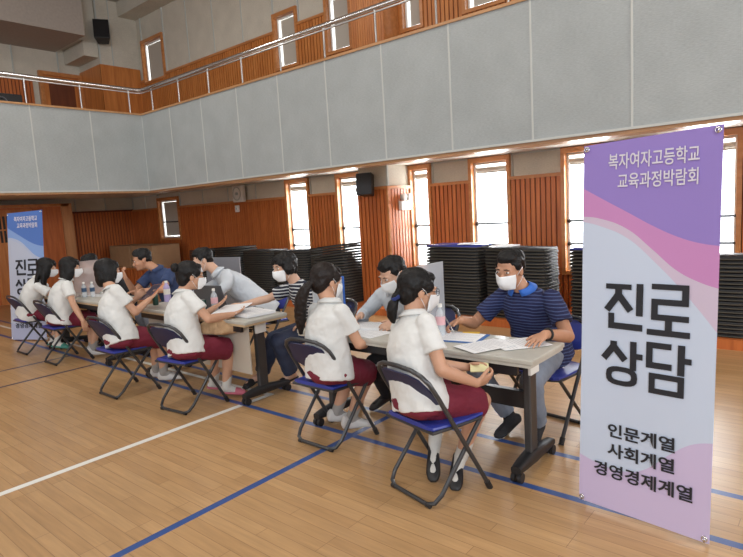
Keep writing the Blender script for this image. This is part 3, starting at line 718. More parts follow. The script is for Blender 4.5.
def person(name_label, origin, hip, neck, head, hyaw, hpitch, pelvis_yaw, sh_yaw, wr, el_pole, ankles, toes, hroll=0,
           adult=1.0, hair='short', hairmat='hair', skin='skin', top='shirtw', topkind='polo', bottom='maroon', bottomkind='shorts',
           shoe='black', sock='sock', mask=True, glasses=False, hands=None, voxel=.007, knees=None, sleeve=.62, collar=None, hem=.0, shoekind='flat', bulk=1.0):
    """hip, neck, head: world points; wr: (left, right) wrists; ankles, toes: (left, right)"""
    k = adult; O = V((origin[0], origin[1], 0))
    root = thing('person', name_label, 'person', O, 0, 'people seated in pairs at the tables')
    hip, neck, head = V(hip), V(neck), V(head)
    ps = V((math.cos(pelvis_yaw), math.sin(pelvis_yaw), 0)); ss = V((math.cos(sh_yaw), math.sin(sh_yaw), 0))   # to the person's right
    pf = V((-ps.y, ps.x, 0)); sf = V((-ss.y, ss.x, 0))
    up = (neck - hip).normalized()
    L = (neck - hip).length
    bend = pf * -.03 * k
    def spine(t): return hip.lerp(neck, t) + bend * math.sin(min(1, max(0, t)) * PI)
    def sv(t): q = ps.lerp(ss, min(1, max(0, t))).normalized(); return (q - up * q.dot(up)).normalized()
    def dv(t): return up.cross(sv(t))
    def st(t, w_, d_, off=0): return (spine(t) + dv(t) * off, sv(t) * w_ * k, dv(t) * d_ * k)
    shc = spine(.85)
    sw = (.156 if bottomkind == 'shorts' else .172) * k * (bulk ** .5)
    shj = [shc - sv(1) * sw, shc + sv(1) * sw]      # left, right
    ua, fa = .262 * k, .235 * k; th, sk = .40 * k, .375 * k
    # body
    b = MB()
    b.loft([st(-.1, .10, .09), st(0, .13, .09), st(.3, .105, .075), st(.65, .115, .08), st(.85, .130, .055), st(.95, .065, .052), st(1.02, .055, .052)], 20)
    hf = V((-math.sin(hyaw), math.cos(hyaw), 0)); hr = V((math.cos(hyaw), math.sin(hyaw), 0)); hu = V((0, 0, 1))
    hf, hu = hf * math.cos(hpitch) + V((0, 0, 1)) * math.sin(hpitch), V((0, 0, 1)) * math.cos(hpitch) - hf * math.sin(hpitch)
    hr, hu = hr * math.cos(hroll) + hu * math.sin(hroll), hu * math.cos(hroll) - hr * math.sin(hroll)
    s = 1.05 * k ** .5
    def H(x, y, z): return head + (hr * x + hf * y + hu * z) * s
    def E(mb, c, r): mb.ell(H(*c), (hr * r[0] * s, hf * r[1] * s, hu * r[2] * s), 20, 12)
    b.cone(spine(.97), .052 * k * bulk ** .3, H(0, -.028, -.05), .050 * s, 16)
    E(b, (0, -.012, .032), (.073, .090, .078)); E(b, (0, .016, -.028), (.062, .070, .080)); E(b, (0, .030, -.072), (.044, .048, .036)); E(b, (0, .062, .01), (.05, .028, .03))
    b.cone(H(0, .082, .004), .008, H(0, .101, -.026), .0135, 10); E(b, (-.01, .092, -.031), (.010, .010, .007)); E(b, (.01, .092, -.031), (.010, .010, .007))
    for q in (-1, 1): E(b, (q * .073, -.006, -.008), (.009, .019, .030)); E(b, (q * .034, .066, -.022), (.02, .02, .018)); E(b, (q * .03, .078, .028), (.022, .012, .007))
    E(b, (0, .079, -.056), (.024, .014, .012)); E(b, (0, .072, -.088), (.02, .018, .014))
    elb = []
    hd = hands or [dict(), dict()]
    wrs = []
    for i in (0, 1):
        e, wv = ik(shj[i], wr[i], ua, fa, el_pole[i]); elb.append(e); wrs.append(wv)
        b.cone(shj[i], .046 * k * bulk, e, .036 * k * bulk, 14); b.cone(e, .037 * k * bulk, e.lerp(wv, .35), .037 * k * bulk, 14); b.cone(e.lerp(wv, .35), .037 * k * bulk, wv, .0245 * k * bulk, 14)
        h = hd[i]; d = V(h.get('d', (wv - e))); n = V(h.get('n', (0, 0, -1)))
        hand(b, wv, d, n, (-1 if i == 0 else 1) * h.get('side', 1), .98 * k, h.get('curl', .5), h.get('spread', .25))
    hj = [hip - ps * .085 * k, hip + ps * .085 * k]; kn = []; an = []
    for i in (0, 1):
        kp, av = ik(hj[i], ankles[i], th, sk, knees[i] if knees else (pf + V((0, 0, .7)))); kn.append(kp); an.append(av)
        b.cone(hj[i], .078 * k, kp, .053 * k, 16); b.cone(kp, .053 * k, kp.lerp(av, .3) - pf * .012, .056 * k, 16); b.cone(kp.lerp(av, .3) - pf * .012, .055 * k, av, .035 * k, 16)
    remeshed(b, 'body', M_[skin], voxel, root, O, 3)
    # eyes
    for q in (-1, 1):
        ey = MB(); c = H(q * .030, .0815, .010); ey.ell(c, (hr * .0135 * s, hf * .007 * s, hu * .0048 * s), 12, 8, 0); ey.ell(c + hf * .0035 * s, (hr * .0055 * s, hf * .005 * s, hu * .0048 * s), 10, 8, 1)
        ey.build('eye', [M_['eyew'], M_['black']], root, True, origin=O)
    for q in (-1, 1):
        eb = MB(); eb.tube([H(q * .014, .090, .026), H(q * .03, .0905, .031), H(q * .046, .082, .026)], [.0028, .0035, .002], 8)
        eb.build('eyebrow', M_['hair'], root, True, origin=O)
    if not mask: MB().ell(H(0, .0925, -.055), (hr * .021 * s, hf * .004 * s, hu * .006 * s), 12, 8).build('lips', M_['lips'], root, True, origin=O)
    # mask
    if mask:
        g = []; rows = 9; cols = 15
        outer = MB(); inner = []
        for j in range(rows):
            v = j / (rows - 1); z = -.008 - .094 * v
            ring = []
            for i in range(cols):
                u = -1 + 2 * i / (cols - 1); a = u * math.radians(72 - 14 * abs(v - .45))
                nose = .024 * math.exp(-(u / .26) ** 2) * (1 - v * .9); rad = .077 - .045 * max(0, v - .5) ** 1.2
                bul = .012 * math.sin(PI * min(1, v * 1.05)) * (1 - u * u)
                ring.append(H(math.sin(a) * (.073 - .012 * v), .019 + math.cos(a) * (rad + bul + .003) + nose * .85, z))
            g.append(ring)
        vs = [p for r in g for p in r]; n0 = len(vs); vs += [p - hf * .003 for p in vs]
        fs = []
        for j in range(rows - 1):
            for i in range(cols - 1):
                a = j * cols + i; fs.append((a, a + 1, a + cols + 1, a + cols)); fs.append((a + n0, a + cols + n0, a + cols + 1 + n0, a + 1 + n0))
        bd = [i for i in range(cols)] + [j * cols + cols - 1 for j in range(1, rows)] + [(rows - 1) * cols + i for i in range(cols - 2, -1, -1)] + [j * cols for j in range(rows - 2, 0, -1)]
        for i in range(len(bd)): a, c = bd[i], bd[(i + 1) % len(bd)]; fs.append((a, a + n0, c + n0, c))
        mk = MB().add(vs, fs).build('face_mask', M_['mask'], root, True, origin=O)
        sp = MB()
        for q in (-1, 1):
            sp.tube([H(q * .069, .036, -.016), H(q * .078, .014, .008), H(q * .083, -.006, .022)], .0014, 6); sp.tube([H(q * .062, .034, -.09), H(q * .078, .01, -.055), H(q * .082, -.008, -.03)], .0014, 6)
        sp.build('ear_loop', M_['mask'], mk, True, origin=O)
    if glasses:
        gl = MB()
        for q in (-1, 1):
            gl.tube([H(q * .032 + .024 * math.cos(a), .098, .006 + .019 * math.sin(a)) for a in [2 * PI * i / 20 for i in range(20)]], .0018, 6, closed=True)
            gl.tube([H(q * .056, .097, .012), H(q * .076, .05, .012), H(q * .08, -.005, .008)], .0018, 6)
        gl.tube([H(-.008, .1, .01), H(.008, .1, .01)], .0018, 6); gl.build('glasses', M_['black'], root, True, origin=O)
    # hair
    h = MB(); ds = .010; dsz = .03
    if hair in ('man', 'short'):
        E(h, (0, -.024, .050), (.081, .094, .075)); E(h, (0, -.055, .005), (.072, .052, .066)); E(h, (0, .044, .083), (.058, .034, .028)); E(h, (0, .0, .085), (.066, .075, .046))
        for q in (-1, 1): E(h, (q * .066, .006, .035), (.016, .034, .035))
        ds = .016
    else:
        E(h, (0, -.024, .040), (.087, .102, .090)); E(h, (0, -.062, -.01), (.074, .056, .078))
        for q in (-1, 1): E(h, (q * .064, .020, .035), (.018, .045, .040))
        E(h, (0, .048, .082), (.055, .034, .024))
    def bangs():
        E(h, (0, .070, .055), (.052, .022, .030))
    if hair == 'bob':
        for q in (-1, 1): E(h, (q * .074, -.012, -.035), (.024, .055, .105)); E(h, (q * .068, .03, -.01), (.018, .03, .07))
        E(h, (0, -.066, -.045), (.078, .045, .095)); bangs(); ds = .006; dsz = .05
    if hair == 'shoulder':
        for q in (-1, 1): E(h, (q * .072, -.006, -.035), (.027, .05, .105)); E(h, (q * .06, -.03, -.10), (.035, .05, .06))
        E(h, (0, -.070, -.07), (.078, .045, .11)); ds = .008; dsz = .05; bangs()
    if hair == 'long':
        for q in (-1, 1): E(h, (q * .072, -.004, -.04), (.026, .052, .11)); h.cone(H(q * .065, -.02, -.08), .040, H(q * .075, -.02, -.22), .026, 12)
        h.loft([(H(0, -.06, 0), hr * .075, hf * .05), (H(0, -.085, -.12), hr * .085, hf * .035), (H(0, -.095, -.2), hr * .08, hf * .028), (H(0, -.10, -.28), hr * .06, hf * .018)], 16); ds = .008; dsz = .05; bangs()
    if hair == 'pony_low':
        h.cone(H(0, -.10, -.015), .030, H(0, -.125, -.045), .022, 12)
    if hair == 'pony_long':
        h.cone(H(0, -.10, .02), .030, H(0, -.118, -.02), .022, 12); bangs()
    if hair == 'bun':
        h.cone(H(0, -.09, .055), .04, H(0, -.115, .065), .03, 12)
    if hair == 'woman_short':
        for q in (-1, 1): E(h, (q * .072, .0, .0), (.026, .052, .062)); E(h, (q * .05, .058, .055), (.035, .028, .03))
        E(h, (0, -.05, .02), (.085, .07, .085)); ds = .022; dsz = .035
    hm = remeshed(h, 'hair', M_[hairmat], .0065, root, O, 3, ds, dsz)
    if hair == 'pony_low':
        p_ = MB().loft([(H(0, -.118, -.045), hr * .020, hf * .018), (H(0, -.132, -.075), hr * .036, hf * .030), (H(-.004, -.135, -.115), hr * .040, hf * .032), (H(-.006, -.130, -.155), hr * .034, hf * .026), (H(-.004, -.122, -.185), hr * .016, hf * .012)], 16)
        remeshed(p_, 'ponytail', M_[hairmat], .006, hm, O, 2, .008, .03)
        q_ = MB().tube([H(.026 * math.cos(a), -.121 + .016 * math.sin(a), -.044 + .012 * math.sin(a)) for a in [2 * PI * i / 14 for i in range(14)]], .012, 10, closed=True)
        remeshed(q_, 'scrunchie', M_['navy'], .005, hm, O, 1, .008, .02)
    if hair == 'pony_long':
        pts = [H(-.004, -.112, -.0), H(-.018, -.150, -.05), H(-.036, -.165, -.12), H(-.052, -.155, -.20), H(-.056, -.145, -.28), H(-.050, -.135, -.36)]
        p_ = MB().loft([(c, hr * r, hf * r * .75) for c, r in zip(pts, (.025, .044, .052, .052, .044, .016))], 16)
        remeshed(p_, 'ponytail', M_[hairmat], .006, hm, O, 2, .012, .03)
    if hair == 'bun':
        p_ = MB(); E(p_, (0, -.125, .068), (.040, .034, .038)); remeshed(p_, 'hair_bun', M_[hairmat], .005, hm, O, 2, .012, .02)
    # top
    t = MB(); B_ = bulk
    loose = 1.0 if topkind == 'polo' else .93
    t.loft([st(-.13 - hem, .194 * loose * B_, .148 * B_, 0), st(.0, .192 * loose * B_, .148 * B_, 0), st(.2, .178 * loose * B_, .138 * B_), st(.42, .168 * loose * B_, .130 * B_), st(.62, .172 * B_, .128 * B_), st(.76, .176 * B_ ** .5, .114 * B_ ** .5), st(.86, .158, .092), st(.94, .100, .070), st(1.0, .066, .060)], 32, 2.3)
    for i in (0, 1):
        se_ = shj[i]; e = elb[i]; tt = (e - se_).normalized()
        if topkind == 'long':
            t.cone(se_, .064 * k, e, .053 * k, 18); t.cone(e, .053 * k, e.lerp(wrs[i], .82), .036 * k, 18, (True, False))
        else:
            r0, r1 = .060 * k, .065 * k * B_ ** .6
            t.cone(se_, r0, se_.lerp(e, sleeve), r1, 20, (True, False))
    tp = remeshed(t, 'shirt' if topkind != 'long' else 'blouse', M_[top], voxel + .001, root, O, 5, .018, .08)
    if topkind == 'polo' or topkind == 'long':
        c0 = spine(.955) ; c1 = spine(1.05) + dv(1) * .006
        def cr(c, w_, d_, gap):
            out = []
            for i in range(21):
                a = math.radians(90 + gap + (360 - 2 * gap) * i / 20); out.append(c + sv(1) * math.cos(a) * w_ * k + dv(1) * math.sin(a) * d_ * k)
            return out
        A_, Bq, Cq, Dq = cr(c1, .062, .060, 16), cr(c0 + up * .012, .096, .088, 22), cr(c0 + up * .008, .090, .082, 22), cr(c1, .057, .055, 16)
        vs = A_ + Bq + Cq + Dq; fs = []
        for r_ in range(4):
            a0, b0 = r_ * 21, ((r_ + 1) % 4) * 21
            for i in range(20): fs.append((a0 + i, a0 + i + 1, b0 + i + 1, b0 + i))
        fs += [(0, 21, 42, 63), (20, 83, 62, 41)]
        MB().add(vs, fs).build('collar', M_[collar or top], tp, True, origin=O)
    # bottom
    q = MB(); q.ell(hip - V((0, 0, .022)) - pf * .005, (ps * .195 * k, pf * .150 * k, V((0, 0, .085 * k))), 24, 14)
    for i in (0, 1):
        if bottomkind == 'shorts':
            q.cone(hj[i], .100 * k, hj[i].lerp(kn[i], .90) - V((0, 0, .012)), .100 * k, 22, (True, False))
        elif bottomkind == 'skirt':
            q.cone(hj[i], .094 * k, hj[i].lerp(kn[i], .92), .098 * k, 20, (True, False))
        else:
            w2 = 1.25 if bottomkind == 'wide' else 1.0
            q.cone(hj[i], .092 * k, kn[i], .070 * k * w2 ** .5, 20); q.cone(kn[i], .070 * k * w2 ** .5, kn[i].lerp(an[i], .93), .056 * k * w2, 20, (True, False))
    remeshed(q, {'shorts': 'shorts', 'skirt': 'shorts'}.get(bottomkind, 'trousers'), M_[bottom], voxel + .001, root, O, 5, .016, .07)
    # socks and shoes
    for i in (0, 1):
        a = an[i]; kt = a.lerp(kn[i], .30 if bottomkind in ('shorts', 'skirt') else .12); toe = V(toes[i]); d = (toe - a); 
        f = d.normalized(); side_ = f.cross(V((0, 0, 1))); side_ = side_.normalized() if side_.length > .01 else ps
        u = side_.cross(f).normalized()
        # sole line: from below heel to the toe
        heel = a - u * .0 + (a - kn[i]).normalized() * .055 * k - f * .02
        fd = (toe - heel).normalized(); u2 = side_.cross(fd).normalized(); LL = .235 * k
        so = MB(); so.cone(kt, .043 * k, a, .041 * k, 16, (False, True)); so.cone(a, .038 * k, heel + fd * .10 * k + u2 * .022, .030 * k, 14); so.cone(heel + u2 * .024, .030 * k, heel + fd * .16 * k + u2 * .016, .026 * k, 14)
        remeshed(so, 'sock', M_[sock], .007, root, O, 2)
        sh = MB(); lift = u2 * .018
        if shoekind == 'slipper':
            sh.loft([(heel - fd * .03 + u2 * .0, side_ * .028 * k, u2 * .010), (heel + fd * .05 * k, side_ * .036 * k, u2 * .012), (heel + fd * .13 * k, side_ * .044 * k, u2 * .012), (heel + fd * .19 * k, side_ * .042 * k, u2 * .011), (heel + fd * .215 * k, side_ * .028 * k, u2 * .009)], 20, 3)
            sh.loft([(heel + fd * .10 * k + u2 * .016, side_ * .043 * k, u2 * .034), (heel + fd * .15 * k + u2 * .012, side_ * .045 * k, u2 * .030), (heel + fd * .19 * k + u2 * .010, side_ * .040 * k, u2 * .02)], 20)
        else:
            hi = .036 if shoekind == 'flat' else .046
            sh.loft([(heel - fd * .034 + lift, side_ * .022 * k, u2 * .022), (heel - fd * .02 + lift, side_ * .033 * k, u2 * hi), (heel + fd * .05 * k + lift, side_ * .036 * k, u2 * hi), (heel + fd * .12 * k + lift * .8, side_ * .042 * k, u2 * .030), (heel + fd * .17 * k + lift * .6, side_ * .043 * k, u2 * .022), (heel + fd * .205 * k + lift * .4, side_ * .034 * k, u2 * .016), (heel + fd * .222 * k + lift * .3, side_ * .018 * k, u2 * .010)], 20, 2.4)
        remeshed(sh, {'slipper': 'slipper'}.get(shoekind, 'shoe'), M_[shoe], .006, root, O, 2)
    return dict(root=root, head=H, wr=wrs, kn=kn, an=an, elb=elb, hip=hip)
R_ = math.radians
# yaw convention: 0 faces +Y (students); teachers about 180
PP = {}
PP['S6'] = person('student in white polo and maroon shorts, low ponytail with navy scrunchie', (-1.68, 2.45), (-1.74, 2.40, .535), (-1.82, 2.49, .97), (-1.82, 2.545, 1.09), R_(-38), R_(-10), R_(-30), R_(-26),
    [(-1.62, 2.70, .64), (-1.47, 2.54, .615)], [(-.6, -.3, -.8), (.25, -.6, -.7)], [(-1.84, 2.66, .15), (-1.66, 2.66, .115)], [(-1.75, 2.50, .01), (-1.615, 2.52, .01)],
    adult=.97, hair='pony_low', glasses=True, shoe='black', voxel=.0055, hands=[dict(d=(.75, .3, .15), n=(0, -.5, -.6), curl=.7), dict(d=(.35, .9, .10), n=(-.8, .2, .5), curl=.7)], hem=.02,
    knees=[(-.2, .8, .6), (.5, .8, .6)])
PP['S5'] = person('student in white polo with long low ponytail down her back', (-2.63, 2.64), (-2.60, 2.58, .53), (-2.63, 2.66, .965), (-2.685, 2.70, 1.09), R_(-14), R_(-10), R_(-10), R_(-12),
    [(-2.62, 2.93, .66), (-2.46, 2.90, .65)], [(-.6, -.3, -.8), (.4, -.5, -.7)], [(-2.82, 2.84, .1), (-2.64, 2.80, .1)], [(-2.74, 2.97, .02), (-2.55, 2.96, .02)],
    adult=.95, hair='pony_long', hairmat='hair_br', glasses=False, shoe='sneaker', shoekind='sneaker', sock='greysock', voxel=.0055, hands=[dict(d=(.5, .5, -.1), n=(0, -.5, -.6), curl=.8), dict(d=(-.3, .9, .1), n=(-.8, 0, -.3), curl=.8)], hem=.02)
PP['S4'] = person('student with a hair bun and glasses holding white paper over the table', (-4.1, 2.5), (-4.11, 2.46, .53), (-4.22, 2.54, .965), (-4.17, 2.60, 1.09), R_(-22), R_(-6), R_(-10), R_(-12),
    [(-4.22, 2.84, .785), (-3.90, 2.78, .755)], [(-.6, -.3, -.8), (.6, -.5, -.7)], [(-4.30, 2.80, .1), (-4.08, 2.78, .1)], [(-4.22, 2.93, .02), (-3.98, 2.93, .02)],
    adult=.96, hair='bun', glasses=True, shoe='pink', shoekind='slipper', voxel=.0065, hands=[dict(n=(0, 0, 1), curl=.4), dict(d=(-.1, .95, .1), n=(-.3, 0, .9), curl=.4)], hem=.02)
PP['S3'] = person('student with black chin length bob holding a tablet', (-5.1, 2.4), (-5.05, 2.38, .53), (-5.22, 2.42, .965), (-5.32, 2.45, 1.115), R_(-12), R_(-4), R_(-8), R_(-10),
    [(-5.34, 2.70, .82), (-5.05, 2.68, .83)], [(-.6, -.3, -.8), (.6, -.5, -.8)], [(-5.22, 2.76, .1), (-5.04, 2.74, .1)], [(-5.14, 2.90, .02), (-4.92, 2.90, .02)],
    adult=.97, hair='bob', shoe='sneaker', shoekind='sneaker', sock='greysock', voxel=.007, hands=[dict(n=(.7, .2, .4), curl=.5), dict(n=(-.4, .3, .8), curl=.5)], hem=.02)
PP['S2'] = person('student with shoulder length hair, one arm hanging beside her chair', (-6.95, 2.6), (-6.92, 2.58, .53), (-6.90, 2.69, .965), (-6.88, 2.74, 1.085), R_(-24), R_(-6), R_(-6), R_(-14),
    [(-6.93, 2.88, .63), (-6.52, 2.66, .50)], [(-.6, -.3, -.8), (.2, -1, .1)], [(-7.0, 2.92, .1), (-6.82, 2.86, .1)], [(-6.94, 3.08, .02), (-6.74, 3.02, .02)],
    adult=.95, hair='shoulder', shoe='sneaker', shoekind='sneaker', sock='greysock', voxel=.008, hands=[dict(curl=.4), dict(d=(0, .2, -1), n=(-1, 0, 0), curl=.4)], hem=.02)
PP['S1'] = person('student with long black hair at the far end, in front of the blue banner', (-7.9, 2.6), (-7.88, 2.58, .53), (-7.72, 2.70, .95), (-7.62, 2.76, 1.065), R_(-25), R_(-12), R_(-10), R_(-14),
    [(-7.7, 3.0, .74), (-7.45, 2.98, .74)], [(-.6, -.3, -.8), (.6, -.5, -.8)], [(-7.85, 2.80, .1), (-7.68, 2.78, .1)], [(-7.72, 2.93, .02), (-7.55, 2.90, .02)],
    adult=.94, hair='long', shoe='green', shoekind='slipper', voxel=.009, hem=.02)
PP['MAN'] = person('man in navy striped polo with bright blue collar and white mask', (-1.56, 3.5), (-1.57, 3.60, .545), (-1.61, 3.40, .99), (-1.655, 3.33, 1.12), R_(176), R_(-12), R_(172), R_(176),
    [(-1.33, 3.10, .775), (-1.93, 3.16, .80)], [(.35, .5, -.5), (-.5, .5, -.6)], [(-1.50, 3.36, .10), (-1.72, 3.40, .1)], [(-1.48, 3.20, .015), (-1.72, 3.22, .015)],
    adult=1.04, bulk=1.03, hair='man', skin='skin_man', top='polostripe', bottom='greypants', bottomkind='long', shoe='blackcloth', sock='blackcloth', voxel=.0055, collar='bright',
    hands=[dict(d=(-.15, -.9, -.22), n=(0, 0, -1), curl=.18, spread=.6), dict(d=(-.5, -.7, -.3), n=(.3, -.3, -.8), curl=.9)], sleeve=.66, knees=[(.1, -.8, .6), (-.8, -.7, .6)], hroll=R_(4))
PP['WR'] = person('adult in white blouse writing behind the frosted partition', (-2.5, 3.5), (-2.52, 3.52, .53), (-2.50, 3.22, .97), (-2.455, 3.13, 1.09), R_(165), R_(-26), R_(184), R_(180),
    [(-2.38, 3.05, .76), (-2.74, 3.08, .78)], [(.7, .2, -.5), (-.7, .2, -.5)], [(-2.42, 3.38, .1), (-2.74, 3.34, .1)], [(-2.42, 3.22, .015), (-2.78, 3.18, .015)],
    adult=1.0, hair='short', skin='skin_pale', top='shirtc', topkind='long', bottom='blackcloth', bottomkind='long', sock='blackcloth', voxel=.0055, collar='shirtc',
    hands=[dict(d=(-.3, -.8, -.1), n=(-.6, 0, -.8), curl=.7), dict(d=(.1, -.9, -.2), n=(.5, 0, -.7), curl=.9)])
PP['ST'] = person('woman in black and white striped top with white mask', (-3.6, 3.4), (-3.62, 3.50, .53), (-3.70, 3.32, .97), (-3.73, 3.24, 1.10), R_(172), R_(-8), R_(152), R_(158),
    [(-3.56, 3.30, .60), (-4.18, 3.10, .765)], [(.9, .4, -.3), (-.3, .6, -.6)], [(-3.86, 3.34, .1), (-4.12, 3.20, .1)], [(-3.92, 3.18, .015), (-4.14, 3.02, .015)],
    adult=1.0, hair='woman_short', skin='skin_pale', top='breton', topkind='tee', bottom='jeans', bottomkind='wide', sock='skin_pale', shoe='black', shoekind='slipper', voxel=.006,
    hands=[dict(d=(-.6, -.4, -.1), n=(0, 0, -1), curl=.5), dict(d=(-.95, -.1, .0), n=(.1, -.2, -.9), curl=.4)], sleeve=.72)
PP['WL'] = person('adult in white shirt leaning forward behind the laptop', (-4.8, 3.8), (-4.82, 3.86, .54), (-5.14, 3.52, .98), (-5.26, 3.44, 1.12), R_(150), R_(-18), R_(160), R_(165),
    [(-4.72, 3.12, .76), (-5.2, 3.12, .76)], [(.8, .2, .2), (-.7, .2, -.5)], [(-4.8, 3.5, .1), (-5.0, 3.5, .1)], [(-4.8, 3.36, .015), (-5.0, 3.36, .015)],
    adult=1.05, hair='short', skin='skin_pale', top='shirtc', topkind='long', bottom='blackcloth', bottomkind='long', sock='blackcloth', voxel=.007, collar='shirtc')
PP['BL'] = person('adult in navy short sleeved shirt with a hand raised to the chin', (-6.3, 3.7), (-6.22, 3.66, .54), (-6.22, 3.42, 1.01), (-6.36, 3.34, 1.12), R_(160), R_(-15), R_(180), R_(190),
    [(-6.02, 3.10, .80), (-6.36, 3.12, .93)], [(.7, .2, -.5), (-.4, .2, -.9)], [(-6.2, 3.4, .1), (-6.4, 3.4, .1)], [(-6.2, 3.25, .015), (-6.4, 3.25, .015)],
    adult=1.04, hair='short', skin='skin_man', top='navyshirt', bottom='greypants', bottomkind='long', sock='blackcloth', voxel=.008, mask=False, hands=[dict(), dict(d=(-.1, -.2, .9), n=(.2, .9, 0), curl=.9)])
PP['HD'] = person('dark haired adult mostly hidden behind the clear partition, second table', (-7.35, 3.6), (-7.35, 3.55, .52), (-7.36, 3.30, .97), (-7.38, 3.18, 1.07), R_(175), R_(-25), R_(180), R_(180),
    [(-7.2, 3.05, .76), (-7.55, 3.05, .76)], [(.7, .2, -.5), (-.7, .2, -.5)], [(-7.3, 3.3, .1), (-7.5, 3.3, .1)], [(-7.3, 3.15, .015), (-7.5, 3.15, .015)],
    adult=.98, hair='short', skin='skin_pale', top='blackcloth', bottom='blackcloth', bottomkind='long', sock='blackcloth', voxel=.009)
PP['HD']['root']['label'] = 'dark haired adult mostly hidden behind the clear partition of the farthest table'
# the man's watch and ring
mw = PP['MAN']; wv = mw['wr'][0]; ax = (mw['elb'][0] - wv).normalized(); c = wv + ax * .03
a_ = ax.orthogonal().normalized(); b_ = ax.cross(a_)
O = V(mw['root'].location)
MB().tube([c + (a_ * math.cos(q) + b_ * math.sin(q)) * .033 for q in [2 * PI * i / 20 for i in range(20)]], .0075, 8, closed=True).build('wrist_watch', M_['black'], mw['root'], True, origin=O)

# ---------------------------------------------------------------- banners
def curve_fn(nt, x, pts):
    """piecewise smooth curve v(u) with u, v in 0..1"""
    f = nt.nodes.new('ShaderNodeFloatCurve'); cv = f.mapping.curves[0]
    cv.points[0].location = pts[0]; cv.points[1].location = pts[-1]
    for p in pts[1:-1]: cv.points.new(*p)
    f.mapping.update(); nt.links.new(x, f.inputs['Value']); return f.outputs[0]
def banner_material(name, topc, bandc, palec, base, lowc):
    m = bpy.data.materials.new(name); m.use_nodes = True; nt = m.node_tree; b = nt.nodes['Principled BSDF']
    tc = N(nt, 'ShaderNodeTexCoord'); s = N(nt, 'ShaderNodeSeparateXYZ'); nt.links.new(tc.outputs['UV'], s.inputs[0]); u, v = s.outputs[0], s.outputs[1]
    k = 1 / 1.8
    above = lambda pts: math_(nt, 'GREATER_THAN', v, curve_fn(nt, u, pts))
    c = mixc(nt, above([(0, .145), (.18, .130), (.35, .128), (.52, .148), (.72, .21), (.85, .245), (1, .262)]), lowc, base)
    c = mixc(nt, above([(0, .798), (.15, .785), (.37, .752), (.58, .69), (.78, .62), (1, .53)]), c, palec)
    c = mixc(nt, above([(0, .812), (.15, .805), (.37, .775), (.55, .725), (.72, .675), (.86, .65), (1, .635)]), c, bandc)
    c = mixc(nt, above([(0, .888), (.2, .850), (.35, .822), (.55, .784), (.72, .757), (.86, .742), (1, .735)]), c, topc)
    nt.links.new(c, b.inputs['Base Color']); b.inputs['Roughness'].default_value = .55
    return m
BM1 = banner_material('purple_banner_print', (0.30, 0.215, 0.60), (0.58, 0.26, 0.55), (0.62, 0.53, 0.68), (0.58, 0.67, 0.83), (0.60, 0.51, 0.74))
BM2 = banner_material('blue_banner_print', (0.075, 0.17, 0.50), (0.22, 0.35, 0.66), (0.42, 0.48, 0.64), (0.46, 0.50, 0.62), (0.40, 0.43, 0.60))

def text_obj(name, body, size, x0, x1, zc, bold, m, parent, y=-.006):
    cu = bpy.data.curves.new('lettering', 'FONT'); cu.body = body; cu.size = size; cu.offset = bold; cu.extrude = .0006; cu.align_x = 'LEFT'
    cu.resolution_u = 3
    t = bpy.data.objects.new('tmp', cu); col.objects.link(t)
    dg = bpy.context.evaluated_depsgraph_get(); me = bpy.data.meshes.new_from_object(t.evaluated_get(dg)); bpy.data.objects.remove(t)
    xs = [v.co.x for v in me.vertices]; ys = [v.co.y for v in me.vertices]
    a, b_, c, d = min(xs), max(xs), min(ys), max(ys); zh = zc[1] - zc[0]
    for v in me.vertices:
        vx = x0 + (v.co.x - a) / (b_ - a) * (x1 - x0); vz = zc[0] + (v.co.y - c) / (d - c) * zh
        v.co = (vx, sag(vx, vz) + y - v.co.z, vz)
    me.materials.clear(); me.materials.append(m); o = bpy.data.objects.new(name, me); col.objects.link(o); o.parent = parent; return o
def sag(x, z): return .004 * math.sin(x * 9 + z * 2.5) * (1 - abs(z - .9) / 1.1)

def strokes(name, polys, m, parent, y=-.006):
    mb = MB()
    for p in polys:   # polygon outlines in banner metres, convex
        n = len(p); cx = sum(q[0] for q in p) / n
        area_ = sum(p[i][0] * p[(i + 1) % n][1] - p[(i + 1) % n][0] * p[i][1] for i in range(n))
        if area_ < 0: p = p[::-1]
        f = [(x, sag(x, z) + y, z) for x, z in p]; b = [(x, sag(x, z) + y + .0015, z) for x, z in p]
        mb.add(f + b, [tuple(range(n)), tuple(range(n, 2 * n))[::-1]] + [(i, n + i, n + (i + 1) % n, (i + 1) % n) for i in range(n)])
    return mb.build(name, m, parent)

